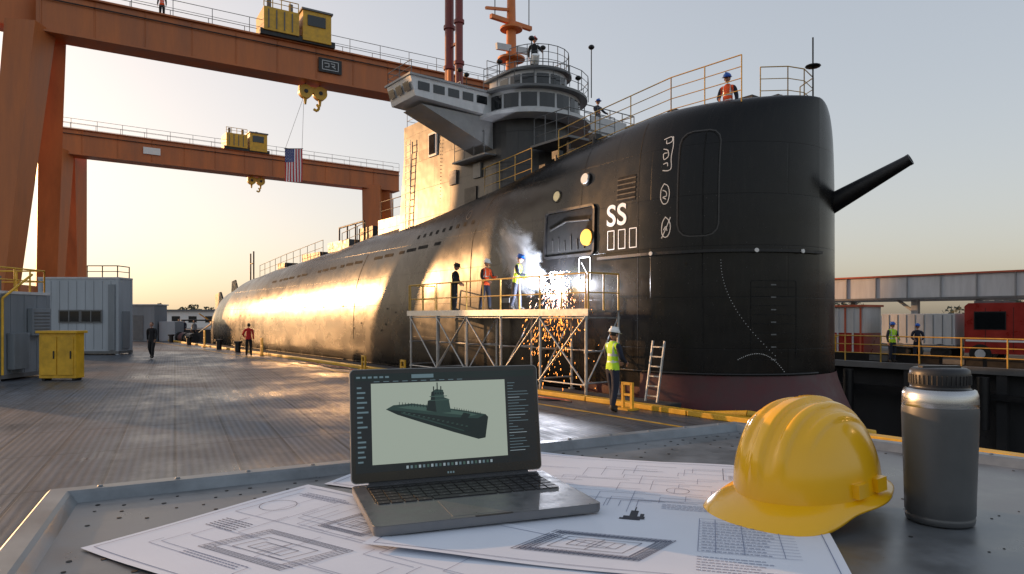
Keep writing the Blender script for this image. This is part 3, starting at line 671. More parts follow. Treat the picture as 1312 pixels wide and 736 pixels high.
b.box2((-21.2,35.82,.25),(-20.85,35.88,3.7),M_GREYC); b.rail([(-22.4,36.0,4.09),(-20.8,36.0,4.09),(-20.8,37.1,4.09)],.6,M_BLACK,.8,.03,2)
for q in range(9): b.box2((-24.7+q*.45,35.885,.3),(-24.68+q*.45,35.898,3.9),M_GREYC)
b.box2((-20.69,36.2,.3),(-20.64,36.9,2.3),M_GREYC)
b.finish('site_cabin',bevel=.01)
b=cabin(-21.5,-16.0,21.2,23.6,2.75,M_GREYC,[],True)
b.box2((-15.97,21.6,.35),(-15.75,22.3,1.5),M_GREYC); b.box2((-15.97,22.5,1.4),(-15.8,23.4,2.3),M_GREYC)
for q in range(7): b.box2((-15.799,22.58,1.47+q*.11),(-15.785,23.32,1.52+q*.11),M_BRIDGE2)
b.rail([(-16.1,21.4,2.84),(-16.1,23.5,2.84),(-18,23.5,2.84)],.75,M_YELLOW,.8,.03,2)
b.tube([(-15.9,21.3,.2),(-15.9,21.3,2.6),(-15.6,22.2,3.4)],.04,M_YELLOW)
b.box2((-19.4,21.6,2.84),(-17.2,23,3.4),M_BRIDGE2)
b.finish('equipment_container',bevel=.01)
b=MB(); X0=-.35
b.box2((-14.55+X0,21.5,.08),(-13.40+X0,21.95,1.5),M_YELLOW); b.box2((-14.62+X0,21.43,1.5),(-13.33+X0,22.02,1.58),M_YELLOW)
for q in (-14.48+X0,-13.95+X0): b.box2((q,21.47,.18),(q+.49,21.498,1.4),M_YELLOW); b.box2((q+.40,21.44,.7),(q+.44,21.469,.95),M_BLACK)
for q in (-14.5+X0,-13.55+X0): b.box2((q,21.55,0),(q+.1,21.9,.08),M_BLACK)
b.finish('yellow_cabinet',bevel=.012)
b=MB(); b.box2((-31,55,0),(-28.8,57,2.9),M_GREYC); b.box2((-28.7,55.5,0),(-27.4,57,1.6),M_WCONT); b.box2((-31.1,54.9,2.9),(-28.7,57.1,3.0),M_BRIDGE); b.box2((-30.5,54.95,.1),(-29.7,54.99,2.1),M_BRIDGE2)
b.finish('pump_house',bevel=.02)
b=MB(); b.box2((-84,118,0),(-51,126,2.9),M_WHITE); b.extr([(-84.5,117.5,2.9),(-50.5,117.5,2.9),(-50.5,126.5,2.9),(-84.5,126.5,2.9)],(0,0,.25),M_BRIDGE2)
for q in range(11): b.box2((-82+q*2.9,117.95,.9),(-80.6+q*2.9,117.98,2.0),M_GLASS)
b.finish('low_warehouse')
for i,(s_,n_2) in enumerate(((40,11.0),(44,11.0),(52,11.0),(58,11.0))):
    b=MB(); b.cyl((s_,n_2,0),(s_,n_2,.5),.16,M_BLACK,seg=12); b.cyl((s_,n_2,.5),(s_,n_2,.62),.24,M_BLACK,seg=12); b.finish('mooring_bollard',True)
b=MB()
for i in range(5):
    b.cyl((56+i*2.2,12.2,.3),(57.6+i*2.2,12.2,.3),.42,M_BLACK,seg=14)
    b.cyl((56.2+i*2.2,12.2,.3),(57.4+i*2.2,12.2,.3),.43,M_MAROON if i%2 else M_BLACK,seg=14)
b.finish('dock_fenders',True)
M_LEAF=pmat('distant_foliage',(0.055,0.06,0.04),.9,0,.5,.3,.0); M_LEAF2=pmat('distant_foliage_light',(0.10,0.10,0.06),.9,0,.4,.3,.0); M_TRUNK=pmat('bark',(0.05,0.04,0.03),.9,0,.3,3,.2)
def treebelt(name,segs,cnt):
    t=MB()
    for i in range(cnt):
        a_,b_=random.choice(segs); u=random.random(); x=a_[0]+(b_[0]-a_[0])*u; yv=a_[1]+(b_[1]-a_[1])*u+random.uniform(-8,8)
        H=random.uniform(4.0,8.5); R=random.uniform(2.2,4)
        t.cyl((x,yv,0),(x,yv,H*.6),.25,M_TRUNK,.1,seg=5)
        for k in range(3): 
            an=random.random()*6.28; t.cyl((x,yv,H*.4),(x+R*.5*cos(an),yv+R*.5*sin(an),H*.7),.1,M_TRUNK,.04,seg=4)
        for k in range(90):
            an=random.random()*6.28; rr=R*sqrt(random.random()); zz=H*(.35+.65*random.random()); rr*=sqrt(max(.05,1-((zz/H-.6)/.45)**2)); s_=random.uniform(.35,.8)
            c=Vector((x+rr*cos(an),yv+rr*sin(an),zz)); e=Vector((random.uniform(-1,1),random.uniform(-1,1),random.uniform(-1,1))).normalized(); f_=e.orthogonal().normalized()
            t.add([c-e*s_,c+f_*s_*.7,c+e*s_,c-f_*s_*.7],[(0,1,2,3)],M_LEAF if random.random()<.65 else M_LEAF2)
    t.finish(name)
treebelt('distant_trees',[((-330,330),(-120,340))],80)
treebelt('distant_trees',[((110,180),(200,150)),((60,230),(120,240))],50)
# ------------------------------------------------------------------ right quay
cn=MB(); 
cn.box2((-15,36,2.95),(45,46,4.0),M_BRIDGE)
for q in range(40): cn.box2((-15+q*1.5,35.93,2.95),(-14.95+q*1.5,35.995,4.0),M_WING)
cn.box2((-15.1,35.9,4.002),(45.1,46.1,4.08),M_REDS); cn.box2((-15.1,35.88,2.85),(45.1,35.99,2.945),M_BRIDGE2)
for q in range(9):
    for n0 in (36.6,45): cn.box2((-14+q*7.2,n0,0),(-13.7+q*7.2,n0+.3,2.95),M_BRIDGE)
    cn.bar((-13.85+q*7.2,36.75,2.2),(-12.9+q*7.2,36.75,2.95),.12,.12,M_BRIDGE)
cn.finish('quay_canopy',True)
rl=MB(); rl.rail([(-8,E1-.2,0),(30,E1-.2,0)],1.15,M_RAILY,1.6,.03,3); rl.finish('quay_railing',True)
b=MB(); b.box2((-8,E1+.1,0),(30,E1+.3,.35),M_BLACK); 
for q in range(12): b.box2((-7+q*3,E1+.08,.05),(-6.2+q*3,E1+.099,.3),M_BRIDGE2)
b.finish('quay_cable_trough',True)
def truck(s0,s1,n0,n1,ztop,m,win,stripe):
    b=MB()
    prof=[(s0,.45),(s1,.45),(s1,ztop*.95),(s1-.15,ztop),(s0+.35,ztop),(s0+.02,ztop*.55)]
    b.extr([(a,n0,z) for a,z in prof],(0,n1-n0,0),m)
    for k in (s0+.6,s1-.6):
        for nn in (n0+.12,n1-.12):
            b.cyl((k,nn-.13,.42),(k,nn+.13,.42),.42,M_BLACK,seg=20); b.cyl((k,nn-.15,.42),(k,nn-.131,.42),.2,M_BRIDGE,seg=14)
    for (a,c,z0,z1) in win: b.box2((a,n0-.02,z0),(c,n0-.003,z1),M_GLASS); b.box2((a-.04,n0-.012,z0-.04),(c+.04,n0-.002,z1+.04),M_BLACK)
    if stripe: b.box2((s0+.1,n0-.015,.95),(s1-.05,n0-.002,1.03),M_WHITE)
    for k in (s0+1.0,s0+2.3,s0+3.3): b.box2((k,n0-.006,.55),(k+.02,n0-.001,ztop-.2),M_BLACK)
    b.box2((s0-.05,n0+.1,.35),(s0+.1,n1-.1,.6),M_BLACK); b.box2((s0+.6,n0+.3,ztop),(s0+1.1,n1-.3,ztop+.12),M_BRIDGE)
    b.box2((s1-1.4,n0+.2,ztop+.002),(s1-.3,n1-.2,ztop+.1),M_BRIDGE2)
    return b
b=truck(7.6,11.7,33.6,35.4,2.6,M_RED,[(8.0,9.0,1.55,2.2),(10.2,11.3,1.5,2.2)],True); b.finish('red_truck',True,bevel=.03)
b=MB(); b.box2((12.1,33.7,.75),(15.2,35.3,2.15),M_BRIDGE); b.box2((12.05,33.65,.6),(15.25,35.35,.75),M_BRIDGE2)
for k in (12.7,14.4):
    for nn in (33.8,35.2): b.cyl((k,nn-.1,.4),(k,nn+.1,.4),.4,M_BLACK,seg=18)
for q in range(8): b.box2((12.2+q*.38,33.675,.8),(12.23+q*.38,33.698,2.1),M_BRIDGE2)
b.finish('white_trailer',True,bevel=.02)
b=MB(); b.box2((16.2,34,.15),(19.5,35.8,1.2),M_RED); b.box2((16.2,34,1.203),(19.5,35.8,2.5),M_BRIDGE)
for q in range(9): b.box2((16.3+q*.38,33.96,.2),(16.38+q*.38,33.998,2.45),M_BRIDGE if q%2 else M_REDS)
b.box2((16.1,33.9,2.5),(19.6,35.9,2.6),M_REDS); b.box2((16.1,33.9,0),(19.6,35.9,.15),M_BLACK)
b.finish('storage_container',True)
b=MB(); b.box2((17.0,32.5,0.02),(17.5,32.9,1.0),M_YELLOW); b.box2((16.95,32.45,1.0),(17.55,32.95,1.06),M_YELLOW); b.box2((17.05,32.47,.3),(17.45,32.499,.8),M_BLACK); b.finish('yellow_bin',True,bevel=.02)
# ------------------------------------------------------------------ people
def skin_mesh(verts,edges,radii,root,sub=2):
    me=bpy.data.meshes.new('tmp'); me.from_pydata(verts,edges,[]); ob=bpy.data.objects.new('tmp',me); scene.collection.objects.link(ob)
    ob.modifiers.new('s','SKIN'); ob.modifiers['s'].branch_smoothing=.5
    sv=me.skin_vertices[0].data
    for i,r in enumerate(radii): sv[i].radius=r if hasattr(r,'__len__') else (r,r); sv[i].use_root=(i==root)
    sd_=ob.modifiers.new('u','SUBSURF'); sd_.levels=sub; sd_.render_levels=sub
    bpy.context.view_layer.update(); dg=bpy.context.evaluated_depsgraph_get()
    m2=bpy.data.meshes.new_from_object(ob.evaluated_get(dg))
    V=[v.co.copy() for v in m2.vertices]; Fc=[tuple(p_.vertices) for p_ in m2.polygons]
    bpy.data.objects.remove(ob); bpy.data.meshes.remove(me); bpy.data.meshes.remove(m2)
    return V,Fc
hv=[(0,0,0),(0,0,-.045),(0,0,-.08)]; he=[(0,1),(1,2)]; hr=[(.02,.026),(.015,.036),(.013,.036)]
for i,(yy,L_) in enumerate(((.030,.072),(.010,.082),(-.011,.076),(-.031,.058))):
    b0=len(hv); hv+=[(0,yy,-.092),(.006,yy*1.08,-.092-L_*.45),(.022,yy*1.08,-.092-L_*.78),(.042,yy*1.05,-.092-L_*.92)]
    he+=[(2,b0),(b0,b0+1),(b0+1,b0+2),(b0+2,b0+3)]; hr+=[.0095,.009,.008,.0065]
b0=len(hv); hv+=[(.012,.045,-.045),(.026,.062,-.075),(.036,.062,-.10)]; he+=[(1,b0),(b0,b0+1),(b0+1,b0+2)]; hr+=[.013,.010,.008]
try: HV,HF=skin_mesh(hv,he,hr,1,1)
except Exception as ex: HV,HF=[],[]; print('hand',ex)
ARMS={'down':((.235,-.02,1.15),(.25,.06,.89)),'fwd':((.22,.14,1.17),(.12,.40,1.20)),'low':((.24,.04,1.15),(.15,.25,1.05)),'hip':((.30,-.08,1.17),(.19,.10,1.02)),'swingF':((.23,.06,1.16),(.23,.22,.93)),'swingB':((.23,-.12,1.16),(.25,-.16,.90)),'rail':((.27,.13,1.2),(.25,.36,1.07))}
def person(name,loc,facing,H=1.75,top=None,vest=None,pants=None,helmet=None,armL='down',armR='down',legs='stand',lean=0,headdown=0,headturn=0):
    top=top or M_NAVY; pants=pants or M_NAVY
    L={'stand':(((-.10,0.01,.5),(-.11,-.02,.09),(-.13,.13,.045)),((.10,0.02,.5),(.12,-.02,.09),(.14,.13,.045))),
       'walk':(((-.10,.16,.52),(-.10,.20,.11),(-.11,.34,.07)),((.10,.03,.5),(.11,-.27,.16),(.11,-.16,.05))),
       'step':(((-.10,.08,.51),(-.11,.10,.09),(-.13,.25,.045)),((.11,-.02,.5),(.13,-.13,.09),(.16,.0,.045)))}[legs]
    def lean_(p):
        v=Vector(p)-Vector((0,0,.95)); return (Matrix.Rotation(-lean,3,'X')@v)+Vector((0,0,.95))
    base=[(0,0,.94),(0,.0,1.10),(0,.0,1.28),(0,-.01,1.44),(0,.01,1.53)]
    vs=[Vector(base[0])]+[lean_(p) for p in base[1:]]
    rad=[(.155,.12),(.15,.115),(.175,.125),(.09,.08),(.052,.055)]
    ed=[(0,1),(1,2),(2,3),(3,4)]
    bones=[(0,1,'torso'),(1,2,'torso'),(2,3,'torso'),(3,4,'skin')]
    wr=[]
    for sg,arm in ((-1,armL),(1,armR)):
        e_,w_=ARMS[arm]; i=len(vs)
        sh=lean_((sg*.175,-.005,1.40)); el=lean_((sg*e_[0],e_[1],e_[2])); wv=lean_((sg*w_[0],w_[1],w_[2]))
        vs+=[sh,el,wv]; rad+=[(.078,.075),(.056,.056),(.040,.040)]; ed+=[(3,i),(i,i+1),(i+1,i+2)]
        bones+=[(i,i+1,'arm'),(i+1,i+2,'arm')]; wr.append((el,wv,sg))
    for sg,lg in ((-1,L[0]),(1,L[1])):
        i=len(vs); vs+=[Vector((sg*.095,0,.86)),Vector(lg[0]),Vector(lg[1]),Vector(lg[2])]
        rad+=[(.108,.108),(.078,.078),(.062,.062),(.048,.036)]; ed+=[(0,i),(i,i+1),(i+1,i+2),(i+2,i+3)]
        bones+=[(i,i+1,'leg'),(i+1,i+2,'leg'),(i+2,i+3,'boot'),(0,i,'leg')]
    V,Fc=skin_mesh([tuple(v) for v in vs],ed,rad,0,3 if vest else 2)
    b=MB()
    def dseg(p,a,c):
        ab=c-a; t=max(0,min(1,(p-a).dot(ab)/max(1e-9,ab.dot(ab)))); return (p-a-ab*t).length
    groups={}
    inv=Matrix.Rotation(lean,3,'X')
    for f in Fc:
        c=sum((V[i] for i in f),Vector())/len(f)
        best=min(bones,key=lambda q:dseg(c,vs[q[0]],vs[q[1]])-min(rad[q[0]][0],rad[q[1]][0])*.6); t=best[2]
        r_=inv@(c-Vector((0,0,.95)))+Vector((0,0,.95))
        if t in('torso','leg') and r_.z>.90 and abs(r_.x)<.22:
            if vest:
                m=vest
                if 1.05<r_.z<1.085 or 1.19<r_.z<1.225: m=M_REFL
                elif .085<abs(r_.x)<.11 and r_.z>1.22: m=M_REFL
            else: m=top
        elif t=='torso': m=pants
        elif t=='arm': m=(vest if (vest and abs(r_.x)<.17) else top)
        elif t=='leg': m=pants if c.z>.16 else M_BOOT
        elif t=='boot': m=M_BOOT
        else: m=M_SKIN if r_.z>1.49 else (vest or top)
        groups.setdefault(m.name,(m,[]))[1].append(f)
    for m,fs in groups.values(): b.add(V,fs,m,True)
    for el,wv,sg in wr:
        dirv=(wv-el).normalized(); zax=-dirv; xin=Vector((-sg,0,0)); xin=(xin-zax*xin.dot(zax)).normalized(); yax=zax.cross(xin)
        R=Matrix((xin,yax,zax)).transposed()
        if HV:
            mir = yax.y<0 
            b.add([wv+R@Vector((q.x,(-q.y if mir else q.y),q.z)) -dirv*.015 for q in HV],HF,M_SKIN,True)
    nk=vs[4]; hc=nk+Vector((0,.02,.115))
    Rh=Matrix.Rotation(headturn,3,'Z')@Matrix.Rotation(-headdown-lean*.5,3,'X')
    def hf(v):
        x,y_,z=v
        if y_>0: 
            y_=y_*.93
            if abs(x)<.018 and -.035<z<.012: y_+=.022*(1-abs(x)/.018)*(1 if z<-.005 else .5)
            if z<-.07: y_+=.008
            if .0<z<.025 and .015<abs(x)<.045: y_-=.007
        if z<-.03: x*=1-.35*min(1,(-.03-z)/.08)
        return Rh@Vector((x,y_,z))
    b.sph(hc,(.076,.098,.115),M_SKIN,28,20,hf)
    for sg in (-1,1):
        b.sph(hc+Rh@Vector((sg*.03,.083,.008)),.010,M_EYE,8,6)
        b.sph(hc+Rh@Vector((sg*.077,.0,-.01)),(.012,.02,.032),M_SKIN,8,6)
    b.sph(hc+Rh@Vector((0,.084,-.055)),(.024,.008,.006),M_LIP,8,6)
    def hairf(v): return Rh@v
    b.sph(hc+Rh@Vector((0,-.018,.018)),(.083,.095,.108),M_HAIR,20,12,hairf,zmin=-.55)
    if helmet:
        b.sph(hc+Rh@Vector((0,-.005,.045)),(.112,.135,.115),helmet,24,12,hairf,zmin=0.0)
        pts=[]
        for i in range(24):
            t=2*pi*i/24; ex=.03+(.04 if sin(t)>.3 else 0)*max(0,sin(t)); pts.append((cos(t),sin(t),ex))
        inner=[hc+Rh@Vector((c_*.108,-.005+s_*.13,.05)) for c_,s_,e in pts]; outer=[hc+Rh@Vector((c_*(.108+e*.6),-.005+s_*(.13+e),.036)) for c_,s_,e in pts]
        b.add(inner+outer,[(i,(i+1)%24,24+(i+1)%24,24+i) for i in range(24)],helmet,True)
        b.bar(hc+Rh@Vector((0,-.11,.125)),hc+Rh@Vector((0,.09,.13)),.03,.075,helmet)
    fv=Vector(facing); rot=Matrix.Rotation(math.atan2(fv.y,fv.x)-pi/2,4,'Z'); sc_=H/1.77
    return b.finish(name,M=Matrix.Translation(Vector(loc))@rot@Matrix.Scale(sc_,4))
person('worker',(2.15,14.6,0),(.85,.55,0),1.78,M_NAVY,M_HIVIS,M_NAVY,M_HWHITE,'low','low','step',.03,.15)
zd=DZ+.045
person('worker',W(15.85,12.2,zd),(.9,-.35,0),1.64,M_NAVY,M_HIVIS,M_NAVY,M_HBLUE,'low','fwd','step',.22,.2)
person('worker',W(17.4,12.2,zd),(.6,-.6,0),1.60,M_BLKC,M_HIORG,M_NAVY,M_HWHITE,'fwd','low','step',.10,.2)
person('worker',W(19.2,12.2,zd),(.85,-.3,0),1.58,M_BLKC,None,M_BLKC,M_BLKC,'low','low','stand',.12,.3)
person('worker',W(10.75,15.25,6.62),(-.6,-.8,0),1.72,M_NAVY,M_HIORG,M_NAVY,M_HBLUE,'down','low','stand',.03,.2)
person('dock_worker',(-17.2,32.6,0),(.15,-1,0),1.76,M_BLKC,None,M_BLKC,None,'swingF','swingB','walk',.02,0)
person('dock_worker',(-13.5,35.0,0),(-.4,1,0),1.68,M_REDC,None,M_BLKC,None,'hip','down','stand',.0,0)
person('dock_worker',(-32.2,66,0),(.3,-1,0),1.75,M_BLKC,None,M_NAVY,None,'down','down','walk')
person('dock_worker',(-31.2,65,0),(-.3,-1,0),1.7,M_NAVY,None,M_BLKC,None,'down','hip','stand')
person('dock_worker',(-27.0,58,0),(-.3,-1,0),1.7,M_GREYC,None,M_BLKC,None,'down','down','walk')
person('quay_worker',(16.65,29.9,0.0),(.2,-1,0),1.76,M_NAVY,M_HIVIS,M_NAVY,M_HBLUE,'low','down','stand')
person('quay_worker',(17.7,29.8,0.0),(-.5,-1,0),1.70,M_NAVY,None,M_NAVY,M_HBLUE,'low','low','stand')
person('lookout',W(19.9,16.2,10.9),(.2,-1,0),1.6,M_BLKC,None,M_BLKC,M_HRED,'rail','down','stand')
person('lookout',W(20.2,19.8,9.34),(.6,-1,0),1.6,M_NAVY,None,M_BLKC,M_HBLUE,'rail','rail','stand')
pcr=Vector((-26.6,39,0)).lerp(Vector((-7.35,51,0)),.26); person('crane_inspector',(pcr.x,pcr.y,20.35),(.3,-1,0),1.7,M_BLKC,M_HIORG,M_BLKC,M_HWHITE)
# ------------------------------------------------------------------ welding sparks, arc, smoke
M_SPK=bpy.data.materials.new('spark_glow'); M_SPK.use_nodes=True; bb=M_SPK.node_tree.nodes['Principled BSDF']; bb.inputs['Emission Color'].default_value=(1,.32,.04,1); bb.inputs['Emission Strength'].default_value=8
M_SPK2=bpy.data.materials.new('spark_white'); M_SPK2.use_nodes=True; bb=M_SPK2.node_tree.nodes['Principled BSDF']; bb.inputs['Emission Color'].default_value=(1,.75,.42,1); bb.inputs['Emission Strength'].default_value=24
sp=MB(); WP=Vector((14.75,13.02,2.82))
sp.sph(WP,.12,M_SPK2,12,8)
for i in range(1100):
    v0=random.uniform(.3,4.0); an=random.gauss(-.1,.8); up=random.uniform(-1.5,4.2)*.75
    vv=Vector((sin(an)*v0*.60,-abs(cos(an))*v0*.35,up)); t=random.random()**1.4*.72
    p0=WP+vv*t+Vector((0,0,-4.9*t*t)); ve=vv+Vector((0,0,-9.8*t))
    if p0.z<.05 or p0.y>13.15: continue
    L_=random.uniform(.02,.11)
    p1=p0+ve.normalized()*L_
    sp.cyl(p0,p1,random.uniform(.003,.0075),M_SPK2 if t<.12 else M_SPK,.001,seg=4,cap=False)
sp.finish('welding_sparks',True)
pl=bpy.data.lights.new('welding_arc','POINT'); pl.energy=900; pl.color=(.85,.88,1.0); pl.shadow_soft_size=.08
po=bpy.data.objects.new('welding_arc',pl); scene.collection.objects.link(po); po.location=W(14.9,12.7,3.0)
ms=bpy.data.materials.new('smoke'); ms.use_nodes=True; nt=ms.node_tree; nt.nodes.clear(); N=nt.nodes; Lk=nt.links
out=N.new('ShaderNodeOutputMaterial'); vo=N.new('ShaderNodeVolumePrincipled'); vo.inputs['Color'].default_value=(.88,.94,1,1); vo.inputs['Anisotropy'].default_value=.0
tc=N.new('ShaderNodeTexCoord'); nz=N.new('ShaderNodeTexNoise'); nz.inputs['Scale'].default_value=1.7; nz.inputs['Detail'].default_value=6; nz.inputs['Roughness'].default_value=.62; nz.inputs['Distortion'].default_value=1.0
Lk.new(tc.outputs['Object'],nz.inputs['Vector'])
ln=N.new('ShaderNodeVectorMath'); ln.operation='LENGTH'; Lk.new(tc.outputs['Object'],ln.inputs[0])
fa=N.new('ShaderNodeMapRange'); Lk.new(ln.outputs['Value'],fa.inputs[0]); fa.inputs['From Min'].default_value=.1; fa.inputs['From Max'].default_value=.98; fa.inputs['To Min'].default_value=.24; fa.inputs['To Max'].default_value=-.24
ad=N.new('ShaderNodeMath'); ad.operation='ADD'; Lk.new(nz.outputs['Fac'],ad.inputs[0]); Lk.new(fa.outputs[0],ad.inputs[1])
rp=N.new('ShaderNodeMapRange'); Lk.new(ad.outputs[0],rp.inputs[0]); rp.inputs['From Min'].default_value=.46; rp.inputs['From Max'].default_value=.80; rp.inputs['To Min'].default_value=0; rp.inputs['To Max'].default_value=5.0
Lk.new(rp.outputs[0],vo.inputs['Density']); Lk.new(vo.outputs[0],out.inputs['Volume'])
sm=MB(); sm.sph((0,0,0),1.0,ms,16,12)
smo=sm.finish('welding_smoke',M=Matrix.Translation(W(16.2,12.6,3.85))@F@Matrix.Rotation(radians(-38),4,'Y')@Matrix.Diagonal((2.1,.6,1.15,1)))
# ------------------------------------------------------------------ worktable
TZP=1.73
M_TABLE=pmat('worn_zinc_table',(0.17,0.185,0.20),.38,.5,.35,7,.14,.004,rvar=.14)
M_RIM=pmat('table_rim',(0.20,0.22,0.235),.4,.5,.3,9,.14,.003)
A_=Vector((-.811,1.191,0)); B_=Vector((.636,1.958,0)); C_=Vector((1.30,1.25,0)); D_=Vector((.95,.35,0)); E_=Vector((-.42,.35,0))
poly=[A_,B_,C_,D_,E_]
tb=MB()
def inset(k): 
    out=[]
    n=len(poly)
    for i in range(n):
        p0,p1,p2=poly[i-1],poly[i],poly[(i+1)%n]; d1=(p1-p0).normalized(); d2=(p2-p1).normalized(); n1=Vector((d1.y,-d1.x,0)); n2=Vector((d2.y,-d2.x,0))
        bi=(n1+n2); bi=bi/ (bi.dot(n1)); out.append(p1+bi*k)
    return out
o_=[(inset(-.0),-.035),(inset(0),.012),(inset(.006),.018),(inset(.034),.018),(inset(.040),.014),(inset(.052),.0),]
n=5
for (pa,za),(pb,zb_) in zip(o_[:-1],o_[1:]):
    vs=[Vector((p_.x,p_.y,TZP+za)) for p_ in pa]+[Vector((p_.x,p_.y,TZP+zb_)) for p_ in pb]
    tb.add(vs,[(i,n+i,n+(i+1)%n,(i+1)%n) for i in range(n)],M_RIM)
ins=inset(.052)
tb.add([Vector((p_.x,p_.y,TZP)) for p_ in ins],[tuple(reversed(range(5)))],M_TABLE)
lo=[Vector((p_.x,p_.y,TZP-.035)) for p_ in poly]; tb.add(lo,[tuple(range(5))],M_RIM)
for p_ in inset(.08): tb.bar((p_.x,p_.y,0),(p_.x,p_.y,TZP-.036),.05,.05,M_BLACK)
pi_=inset(.08)
for i in range(5): tb.bar((pi_[i].x,pi_[i].y,.5),(pi_[(i+1)%5].x,pi_[(i+1)%5].y,.5),.03,.03,M_BLACK)
M_HOLE=pmat('hole_dark',(0.012,0.012,0.012),.7,0,.1,5,0)
for ei,(k0,rows) in enumerate(((.085,4),(.085,2),(.085,3),(.1,0),(.085,5))):
    for r_ in range(rows):
        pp=inset(k0+r_*.04); a0=pp[ei]; b0_=pp[(ei+1)%5]; L_=(b0_-a0).length; c=int(L_/.04)
        for i in range(c+1):
            if random.random()<.45: continue
            q=a0.lerp(b0_,(i+.5*(r_%2))/c)
            tb.cyl((q.x,q.y,TZP+.0003),(q.x,q.y,TZP+.0008),random.uniform(.0024,.0040),M_HOLE,seg=10)
for i in range(60):
    x_,y_=random.uniform(.56,.95),random.uniform(.75,1.35)
    if (x_-.667)**2+(y_-1.065)**2<.004: continue
    tb.cyl((x_,y_,TZP+.0003),(x_,y_,TZP+.0008),random.uniform(.0015,.0035),M_HOLE,seg=8)
pp=inset(.02)
for ei in range(3):
    a0=pp[ei]; b0_=pp[(ei+1)%5]; c=int((b0_-a0).length/.12)
    for i in range(c): 
        q=a0.lerp(b0_,(i+.5)/c); tb.cyl((q.x,q.y,TZP+.0183),(q.x,q.y,TZP+.0205),.005,M_RIM,.003,seg=10)
tb.finish('work_table')
# ------------------------------------------------------------------ blueprints
M_PAPER=pmat('drawing_paper',(0.64,0.69,0.78),.75,0,.03,5,.15,.002)
M_INK=pmat('blue_ink',(0.035,0.055,0.12),.8,0,.1,5,0); M_INKL=pmat('light_ink',(0.17,0.21,0.33),.8,0,.1,5,0); M_INKD=pmat('dark_ink',(0.02,0.025,0.04),.8,0,.2,60,0)
def sheet(name,org,ex,ey,wx,wy,z0,draw):
    b=MB(); ex=Vector((*ex,0)).normalized(); ey=Vector((*ey,0)).normalized(); O=Vector((*org,TZP+z0)); up=Vector((0,0,1))
    random.seed(int(wx*1000))
    ph=random.random()*6
    def hgt(x,y): 
        ed=min(x,wx-x,y,wy-y); return .0008*(1+sin(x*9+ph)*cos(y*11))+ (.0040*max(0,1-ed/.05)**2*(.5+.5*sin(x*14+y*9+ph)))
    def P(x,y,o=0): return O+ex*x+ey*y+up*(hgt(x,y)+o)
    nx,ny=28,20
    v=[P(wx*i/nx,wy*j/ny) for i in range(nx+1) for j in range(ny+1)]
    fl_=ex.cross(ey).z<0
    f=[((i*(ny+1)+j),((i+1)*(ny+1)+j),((i+1)*(ny+1)+j+1),(i*(ny+1)+j+1)) for i in range(nx) for j in range(ny)]
    if fl_: f=[q[::-1] for q in f]
    b.add(v,f,M_PAPER,True)
    def line(pts,w_=.0009,m=M_INK):
        w_=w_*1.2; out=[]
        for (x0,y0),(x1,y1) in zip(pts[:-1],pts[1:]):
            L_=math.hypot(x1-x0,y1-y0); n=max(1,int(L_/.02))
            out+=[(x0+(x1-x0)*i/n,y0+(y1-y0)*i/n) for i in range(n)]
        out.append(pts[-1]); b.ribbon([P(x,y,.0009) for x,y in out],w_,up,m)
    def fill(x0,y0,x1,y1,m=M_INKD,o=.0007):
        b.add([P(x0,y0,o),P(x1,y0,o),P(x1,y1,o),P(x0,y1,o)],[(0,1,2,3)],m)
    line([(.012,.012),(wx-.012,.012),(wx-.012,wy-.012),(.012,wy-.012),(.012,.012)],.0010,M_INKL)
    draw(line,fill,wx,wy)
    return b.finish(name)
def texty(line,x,y,w_,rows,dy=.006,m=None):
    for r_ in range(rows):
        xx=x
        while xx<x+w_*random.uniform(.7,1):
            l_=random.uniform(.002,.007); line([(xx,y-r_*dy),(xx+l_,y-r_*dy)],.0015,m or M_INKL); xx+=l_+.0028
def plan(line,x,y,w_,h_,detail=True,skew=.25):
    def q(u,v): return (x+u*w_+v*h_*skew,y+v*h_)
    for i in range(4):
        t=i*.035; line([q(t,t),q(1-t,t),q(1-t,1-t),q(t,1-t),q(t,t)],.0009 if i in(0,3) else .0006)
    for i in range(26): line([q(i/26,0),q(i/26,.09)],.0006); line([q(i/26,.91),q(i/26,1)],.0006)
    for i in range(14): line([q(0,i/14),q(.09,i/14)],.0006); line([q(.91,i/14),q(1,i/14)],.0006)
    if detail:
        line([q(.2,.25),q(.8,.25),q(.8,.75),q(.2,.75),q(.2,.25)]); line([q(.3,.35),q(.7,.35),q(.7,.6),q(.3,.6),q(.3,.35)]); line([q(.5,.25),q(.5,.75)])
        for i in range(5): line([q(.3+.08*i,.35),q(.3+.08*i,.6)],.0007)
def drawA(line,fill,wx,wy):
    plan(line,.13,.09,.17,.10); fill(.36,.07,.43,.11); 
    for i in range(6): line([(.365+i*.01,.073),(.372+i*.01,.107)],.0012,M_INKL)
    texty(line,.13,.075,.15,3); texty(line,.04,.36,.12,4); line([(.03,.22),(.36,.22),(.36,.35),(.03,.35),(.03,.22)],.0008,M_INKL)
    for i in range(7): line([(.03+i*.05,.22),(.03+i*.05,.35)],.0006,M_INKL)
    for i in range(22):
        x0=random.uniform(.03,wx*.6); y0=random.uniform(.05,wy*.9); line([(x0,y0),(x0+random.uniform(.05,.2),y0)],.0007,M_INKL); line([(x0,y0),(x0,min(wy-.02,y0+random.uniform(.02,.1)))],.0007,M_INKL)
    line([(.06+.03*cos(t*pi/12),.28+.03*sin(t*pi/12)) for t in range(25)],.0008)
    texty(line,.05,.19,.08,6,.007,M_INK); plan(line,.20,.24,.09,.08,True,.1)
    plan(line,.52,.05,.2,.12,True,0)
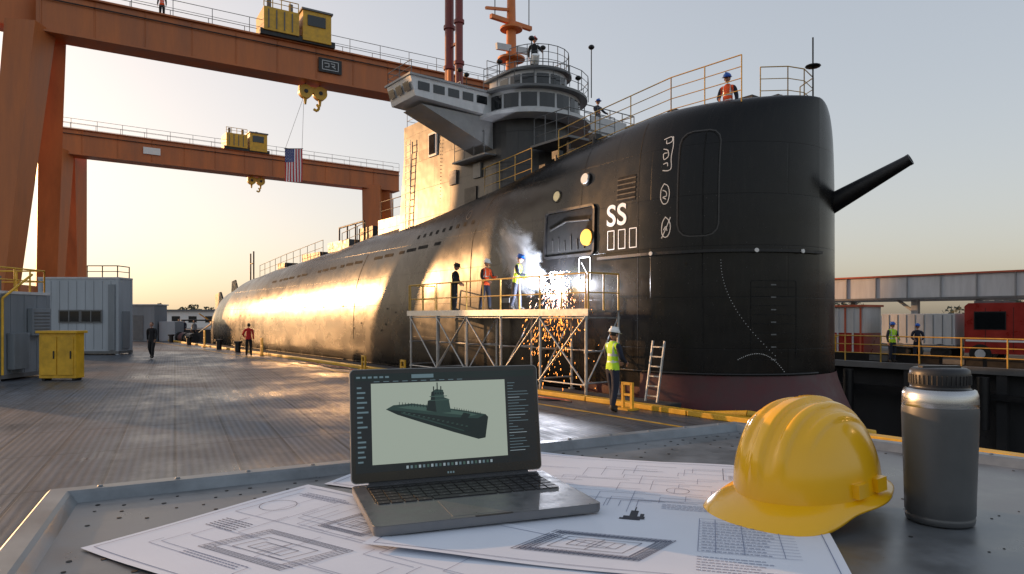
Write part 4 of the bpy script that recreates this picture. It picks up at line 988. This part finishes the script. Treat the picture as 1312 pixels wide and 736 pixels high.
def drawB(line,fill,wx,wy):
    for i in range(26):
        x0=random.uniform(.02,wx*.8); y0=random.uniform(.02,wy*.8); a_=random.uniform(.04,.15); c_=random.uniform(.02,.09)
        line([(x0,y0),(min(wx-.015,x0+a_),y0),(min(wx-.015,x0+a_),min(wy-.015,y0+c_)),(x0,min(wy-.015,y0+c_)),(x0,y0)],.0008,M_INKL if i%3 else M_INK)
    texty(line,.05,.12,.1,6); texty(line,.3,.3,.12,5); fill(.05,.05,.07,.11,M_INK)
    line([(.02,.2),(wx-.02,.2)],.0008); line([(wx*.5,.02),(wx*.5,wy-.02)],.0008)
def drawC(line,fill,wx,wy):
    line([(wx-.14,.03),(wx-.02,.03),(wx-.02,.13),(wx-.14,.13),(wx-.14,.03)]); fill(wx-.11,.045,wx-.075,.075,M_INKD)
    texty(line,wx-.13,.12,.1,5,.007,M_INK)
    plan(line,.24,.515,.17,.095,True,-.45); plan(line,.245,.52,.16,.085,False,-.45)
    for i in range(13): line([(.44,.40+i*.0125),(wx-.05,.40+i*.0125)],.0007,M_INKL)
    for x_ in (.44,.463,.50,.55): line([(x_,.40),(x_,.55)],.0007,M_INKL)
    texty(line,.445,.545,.11,11,.0125); texty(line,.44,.62,.10,6,.01)
    fill(.325,.415,.358,.428); fill(.334,.385,.346,.415); fill(.339,.365,.341,.385); fill(.32,.426,.352,.434); fill(.350,.40,.356,.415)
    for i in range(34):
        x0=random.uniform(.03,wx*.75); y0=random.uniform(.03,.36); a_=random.uniform(.03,.16)
        line([(x0,y0),(min(wx-.02,x0+a_),y0)],.0008,M_INKL if i%2 else M_INK); line([(x0,y0),(x0,y0+random.uniform(.02,.08))],.0007,M_INKL)
    line([(.03,.2),(wx-.15,.15)],.0008,M_INKL); line([(.05,.34),(wx-.05,.30)],.0008,M_INKL)
    line([(.40+.02*cos(t*pi/10),.24+.02*sin(t*pi/10)) for t in range(21)],.0008)
    texty(line,.05,.42,.1,9,.008); texty(line,.38,.36,.14,4,.008)
sheet('blueprint_sheet',(.37-.6*.92,1.458+.6*.393),(.92,-.393),(-.393,-.92),.60,.44,.0005,drawB)
sheet('blueprint_sheet',(-.59,.933),(.845,-.536),(.536,.845),.80,.395,.0024,drawA)
sheet('blueprint_sheet',(.575-.62*.96,1.39+.62*.28),(.96,-.28),(-.28,-.96),.62,.66,.0048,drawC)
# ------------------------------------------------------------------ laptop
M_ALU=pmat('space_grey_aluminium',(0.20,0.205,0.215),.38,.7,.05,40,.02,.0005); M_KEY=pmat('key_black',(0.010,0.010,0.011),.5,0,.1,5,0); M_BEZ=pmat('bezel_black',(0.008,0.008,0.009),.2,0,.05,5,0)
def em(name,c,s): 
    return pmat(name,(c[0]*.12,c[1]*.12,c[2]*.12),.4,0,.02,5,0,emit=c,estr=s)
M_VIEW=em('screen_view',(.38,.44,.37),.70); M_PAN=em('screen_panel',(.010,.015,.018),.5); M_HULLD=em('screen_model_dark',(.006,.018,.018),.5); M_HULLM=em('screen_model_mid',(.022,.055,.048),.6); M_HULLL=em('screen_model_light',(.06,.12,.10),.6); M_TXT=em('screen_text',(.4,.5,.55),.5); M_TXT2=em('screen_icon',(.16,.25,.29),.5)
lp=MB(); LW,LD,LH=.360,.248,.201
def rr2(x0,x1,y0,y1,r,n=6):
    o=[]
    for cx_,cy_,t0 in ((x1-r,y1-r,0),(x0+r,y1-r,90),(x0+r,y0+r,180),(x1-r,y0+r,270)):
        for q in range(n+1): t=radians(t0+90*q/n); o.append((cx_+r*cos(t),cy_+r*sin(t)))
    return o
lp.prism(rr2(.001,LW-.001,-LD+.001,-.001,.010),.001,.004,M_ALU,False); lp.prism(rr2(0,LW,-LD,0,.011),.004,.014,M_ALU,False,M_ALU); lp.prism(rr2(.001,LW-.001,-LD+.001,-.001,.011),.014,.0148,M_ALU,False)
lp.prism(rr2(.022,LW-.022,-.128,-.018,.004),.01481,.01495,M_KEY)
M_KEY2=pmat('key_top',(0.018,0.018,0.021),.45,0,.1,5,0)
for r_ in range(6):
    x=.025; yk=-.034-r_*.0182; hgt=.0150 if r_ else .009
    ws=[.0185]*15 if r_ not in(5,) else [.018,.018,.018,.022,.105,.022,.018,.018,.018,.018]
    tot=sum(ws)+.003*(len(ws)-1); k=(LW-.05)/tot
    for q in ws: lp.box2((x,yk-hgt+.0055,.01496),(x+q*k,yk+.0045,.0165),M_KEY2); lp.box2((x+q*k*.40,yk-hgt*.42,.01651),(x+q*k*.53,yk-hgt*.24,.01655),M_BRIDGE2); x+=(q+.003)*k
lp.prism(rr2(LW/2-.062,LW/2+.062,-.236,-.142,.004),.01481,.0151,M_ALU)
lp.prism(rr2(LW/2-.03,LW/2+.03,-LD-.0005,-LD+.006,.002),.0145,.01485,M_KEY)
for q in range(3): lp.box2((LW-.0002,-.04-q*.018,.006),(LW+.0003,-.030-q*.018,.010),M_KEY)
tl=radians(8)
def sp_(x,h,t=0): return Vector((x,t*cos(tl)+h*sin(tl)+.001,.0165+h*cos(tl)-t*sin(tl)))
def lidbox(x0,x1,h0,h1,t0,t1,m,r=.009):
    o=rr2(x0,x1,h0,h1,r); a=[sp_(x_,h_,t0) for x_,h_ in o]; c=[sp_(x_,h_,t1) for x_,h_ in o]; n=len(o)
    lp.add(a+c,[(i,(i+1)%n,n+(i+1)%n,n+i) for i in range(n)],m,False); lp.add(a,[tuple(range(n))],m); lp.add(c,[tuple(reversed(range(n)))],m)
lidbox(0,LW,0,LH,.0,.006,M_ALU); lidbox(.0015,LW-.0015,.0015,LH-.0015,-.0006,-.0001,M_BEZ,.008)
lp.cyl((.03,.002,.013),(LW-.03,.002,.013),.006,M_BEZ,seg=12)
SX0,SX1,SH0,SH1=.008,LW-.008,.018,LH-.009
def S(u,v,o): return sp_(SX0+(SX1-SX0)*u,SH0+(SH1-SH0)*v,-.0008-o*.0002)
def sq(u0,v0,u1,v1,o,m): lp.add([S(u0,v0,o),S(u1,v0,o),S(u1,v1,o),S(u0,v1,o)],[(0,1,2,3)],m)
def spoly(pts,o,m): lp.add([S(a_,b_,o) for a_,b_ in pts],[tuple(range(len(pts)))],m)
sq(0,0,1,1,0,M_PAN); sq(.085,.075,.825,.90,1,M_VIEW)
sq(.0,.93,1,1,1,M_HULLD)
random.seed(3)
for i in range(16): sq(.012,.10+i*.05,.03+random.random()*.04,.118+i*.05,2,M_TXT2)
for i in range(24): sq(.84,.12+i*.032,.86+random.random()*.11,.126+i*.032,2,M_TXT if i%6==0 else M_TXT2)
for i in range(22): sq(.26+i*.022,.015,.272+i*.022,.045,2,(M_TXT,M_TXT2,M_HULLL)[i%3])
for i in range(10): sq(.1+i*.05,.915,.13+i*.05,.922,2,M_TXT2)
for i in range(6): sq(.01+i*.03,.955,.03+i*.03,.975,2,M_TXT2)
sq(.30,.945,.42,.985,2,M_TXT2)
spoly([(.16,.63),(.20,.67),(.30,.68),(.45,.63),(.60,.575),(.705,.53),(.72,.50),(.70,.28),(.66,.27),(.52,.36),(.36,.47),(.22,.57)],2,M_HULLD)
spoly([(.16,.63),(.20,.67),(.30,.68),(.45,.63),(.60,.575),(.705,.53),(.66,.49),(.50,.52),(.35,.57),(.24,.605)],3,M_HULLM)
spoly([(.22,.645),(.30,.66),(.44,.615),(.60,.56),(.66,.53),(.62,.52),(.48,.56),(.32,.61)],4,M_HULLL)
spoly([(.375,.60),(.385,.70),(.40,.71),(.405,.79),(.43,.82),(.47,.81),(.475,.73),(.50,.71),(.51,.57),(.45,.565)],5,M_HULLM); spoly([(.375,.60),(.385,.70),(.40,.71),(.405,.79),(.42,.80),(.43,.58)],6,M_HULLD)
for u_ in (.415,.435,.455): sq(u_,.80,u_+.006,.89 if u_==.435 else .85,5,M_HULLD)
sq(.395,.74,.49,.748,7,M_HULLL); sq(.39,.70,.505,.706,7,M_HULLL)
for i in range(5): sq(.41+i*.014,.765,.418+i*.014,.785,7,M_HULLD)
for i in range(10): sq(.23+i*.016,.665-.004*i,.233+i*.016,.70-.004*i,5,M_HULLD)
for i in range(12): sq(.53+i*.013,.59-.006*i,.533+i*.013,.62-.006*i,5,M_HULLD)
for i in range(14): sq(.25+i*.026,.585-.0135*i,.262+i*.026,.592-.0135*i,6,M_HULLL)
spoly([(.24,.58),(.40,.48),(.58,.36),(.58,.37),(.40,.495),(.24,.595)],4,M_HULLM)
spoly([(.56,.50),(.60,.49),(.62,.54),(.58,.56)],5,M_HULLD)
for i,(u_) in enumerate((0,.005,.010)): 
    c=[sp_(LW/2-.007+u_,.0065,-.0008),sp_(LW/2-.004+u_,.0065,-.0008),sp_(LW/2-.004+u_,.0100,-.0008),sp_(LW/2-.007+u_,.0100,-.0008)]; lp.add(c,[(0,1,2,3)],M_TXT2)
lm=Matrix.Translation((-.280,1.19,TZP+.0085))@Matrix.Rotation(math.atan2(.346,.938),4,'Z')
lp.finish('laptop',M=lm)
# ------------------------------------------------------------------ hard hat
M_HAT=pmat('hat_yellow',(0.86,0.46,0.004),.22,0,.03,6,.02,.001,coat=.3,rvar=.05); M_HATI=pmat('hat_strap',(0.02,0.02,0.022),.6,0,.1,9,.1); M_FOAM=pmat('hat_band_white',(0.6,0.6,0.58),.7,0,.1,9,.1)
ht=MB(); a1,b1,hh=.108,.130,.140; z0=.034; NU,NV=160,60
def sstep(e0,e1,x): t=max(0,min(1,(x-e0)/(e1-e0))); return t*t*(3-2*t)
def domep(u,v,inn=0):
    t=v*pi/2; c=cos(t)**.82; s_=sin(t)**.95
    x=(a1-inn)*c*cos(u); y_=(b1-inn)*c*sin(u); z=(hh-inn)*s_
    fade=sstep(.02,.35,v); ax=abs(x)
    rib=.0075*(1-sstep(.008,.013,ax))+.0055*(1-sstep(.005,.009,abs(ax-.036)))*(1-sstep(.10,.13,abs(y_)))+.0042*(1-sstep(.004,.008,abs(ax-.062)))*(1-sstep(.05,.09,abs(y_)))
    nrm=Vector((x/a1**2,y_/b1**2,z/hh**2)).normalized() if (abs(x)+abs(y_)+abs(z))>0 else Vector((0,0,1))
    return Vector((x,y_,z+z0))+nrm*(rib*fade if not inn else 0)
for inn in (0,.004):
    v=[domep(2*pi*i/NU,j/NV,inn) for j in range(NV+1) for i in range(NU)]
    f=[(j*NU+i,j*NU+(i+1)%NU,(j+1)*NU+(i+1)%NU,(j+1)*NU+i) for j in range(NV) for i in range(NU)]
    ht.add(v,f if not inn else [q[::-1] for q in f],M_HAT,True)
prof=[]
for k in range(9):
    rowv=[]
    for i in range(NU):
        u=2*pi*i/NU; fr_=max(0,-sin(u)); ex=.014+.048*sstep(.25,1,fr_)+.012*sstep(.5,1,max(0,sin(u)))
        q=[0,.15,.35,.6,.85,1.0,1.02,.9,.3][k]; drop=[.0,.003,.006,.011,.018,.023,.027,.026,.012][k]*(.5+.8*sstep(.1,1,fr_))
        x=(a1+ex*q)*cos(u); y_=(b1+ex*q)*sin(u); rowv.append(Vector((x,y_,z0-drop+(.0 if k<6 else -.001))))
    prof+=rowv
ht.add(prof,[(k*NU+i,(k+1)*NU+i,(k+1)*NU+(i+1)%NU,k*NU+(i+1)%NU) for k in range(8) for i in range(NU)],M_HAT,True)
for sg in (-1,1):
    for yy in (-.02,.03):
        ht.box2((sg*(a1+.0)-.007,yy-.012,z0+.004),(sg*(a1+.0)+.007,yy+.012,z0+.026),M_HAT)
for i in range(40):
    t0=2*pi*i/40; t1=2*pi*(i+1)/40
    A=Vector((.088*cos(t0),.108*sin(t0),.020)); B=Vector((.088*cos(t1),.108*sin(t1),.020)); ht.bar(A,B,.004,.030,M_HATI)
    ht.bar(A*.95+Vector((0,0,.001)),B*.95+Vector((0,0,.001)),.003,.022,M_FOAM)
ht.cyl((0,.108,.016),(0,.150,.014),.020,M_HATI,seg=18); ht.tube([(.06,.09,.016),(.05,.14,.008),(0,.150,.004),(-.05,.14,.008),(-.06,.09,.016)],.007,M_HATI,8)
ang=math.atan2(-.52,-.86)+pi/2
hm=Matrix.Translation((.487,1.125,TZP+.0125))@Matrix.Rotation(ang,4,'Z')@Matrix.Rotation(radians(5),4,'X')@Matrix.Scale(.97,4)
ht.finish('hard_hat',M=hm)
# ------------------------------------------------------------------ flask
M_FL=pmat('flask_grey',(0.085,0.09,0.095),.42,.1,.06,30,.06,.0005); M_FS=pmat('flask_steel',(0.5,0.5,0.5),.28,1,.05,20,.02,.0005,stretch=(1,1,12)); M_FC=pmat('flask_cap',(0.015,0.015,0.017),.4,0,.1,20,.05)
fk=MB()
def lathe(pr,m,seg=64):
    v=[(r_*cos(2*pi*i/seg),r_*sin(2*pi*i/seg),z) for r_,z in pr for i in range(seg)]
    fk.add(v,[(j*seg+i,j*seg+(i+1)%seg,(j+1)*seg+(i+1)%seg,(j+1)*seg+i) for j in range(len(pr)-1) for i in range(seg)],m,True)
lathe([(0,.0),(.042,.0),(.0465,.002),(.0475,.008),(.0475,.010),(.0468,.011),(.0468,.013),(.0480,.015),(.0485,.04),(.0500,.09),(.0515,.14),(.0522,.165),(.0522,.174),(.0515,.179)],M_FL)
lathe([(.0515,.1792),(.0520,.181),(.0512,.198),(.0485,.205),(.045,.2065)],M_FS)
lathe([(.0428,.2067),(.0405,.208),(.0405,.211),(.0412,.213),(.0412,.230),(.0400,.236),(.036,.2385),(.0,.239)],M_FC)
for i in range(40):
    t=2*pi*i/40; fk.bar((.0412*cos(t),.0412*sin(t),.214),(.0412*cos(t),.0412*sin(t),.228),.0022,.0016,M_FC)
fk.bar((-.03,-.0,.2395),(.03,0,.2395),.012,.004,M_FC)
fk.finish('thermos_flask',M=Matrix.Translation((.667,1.065,TZP+.001)))
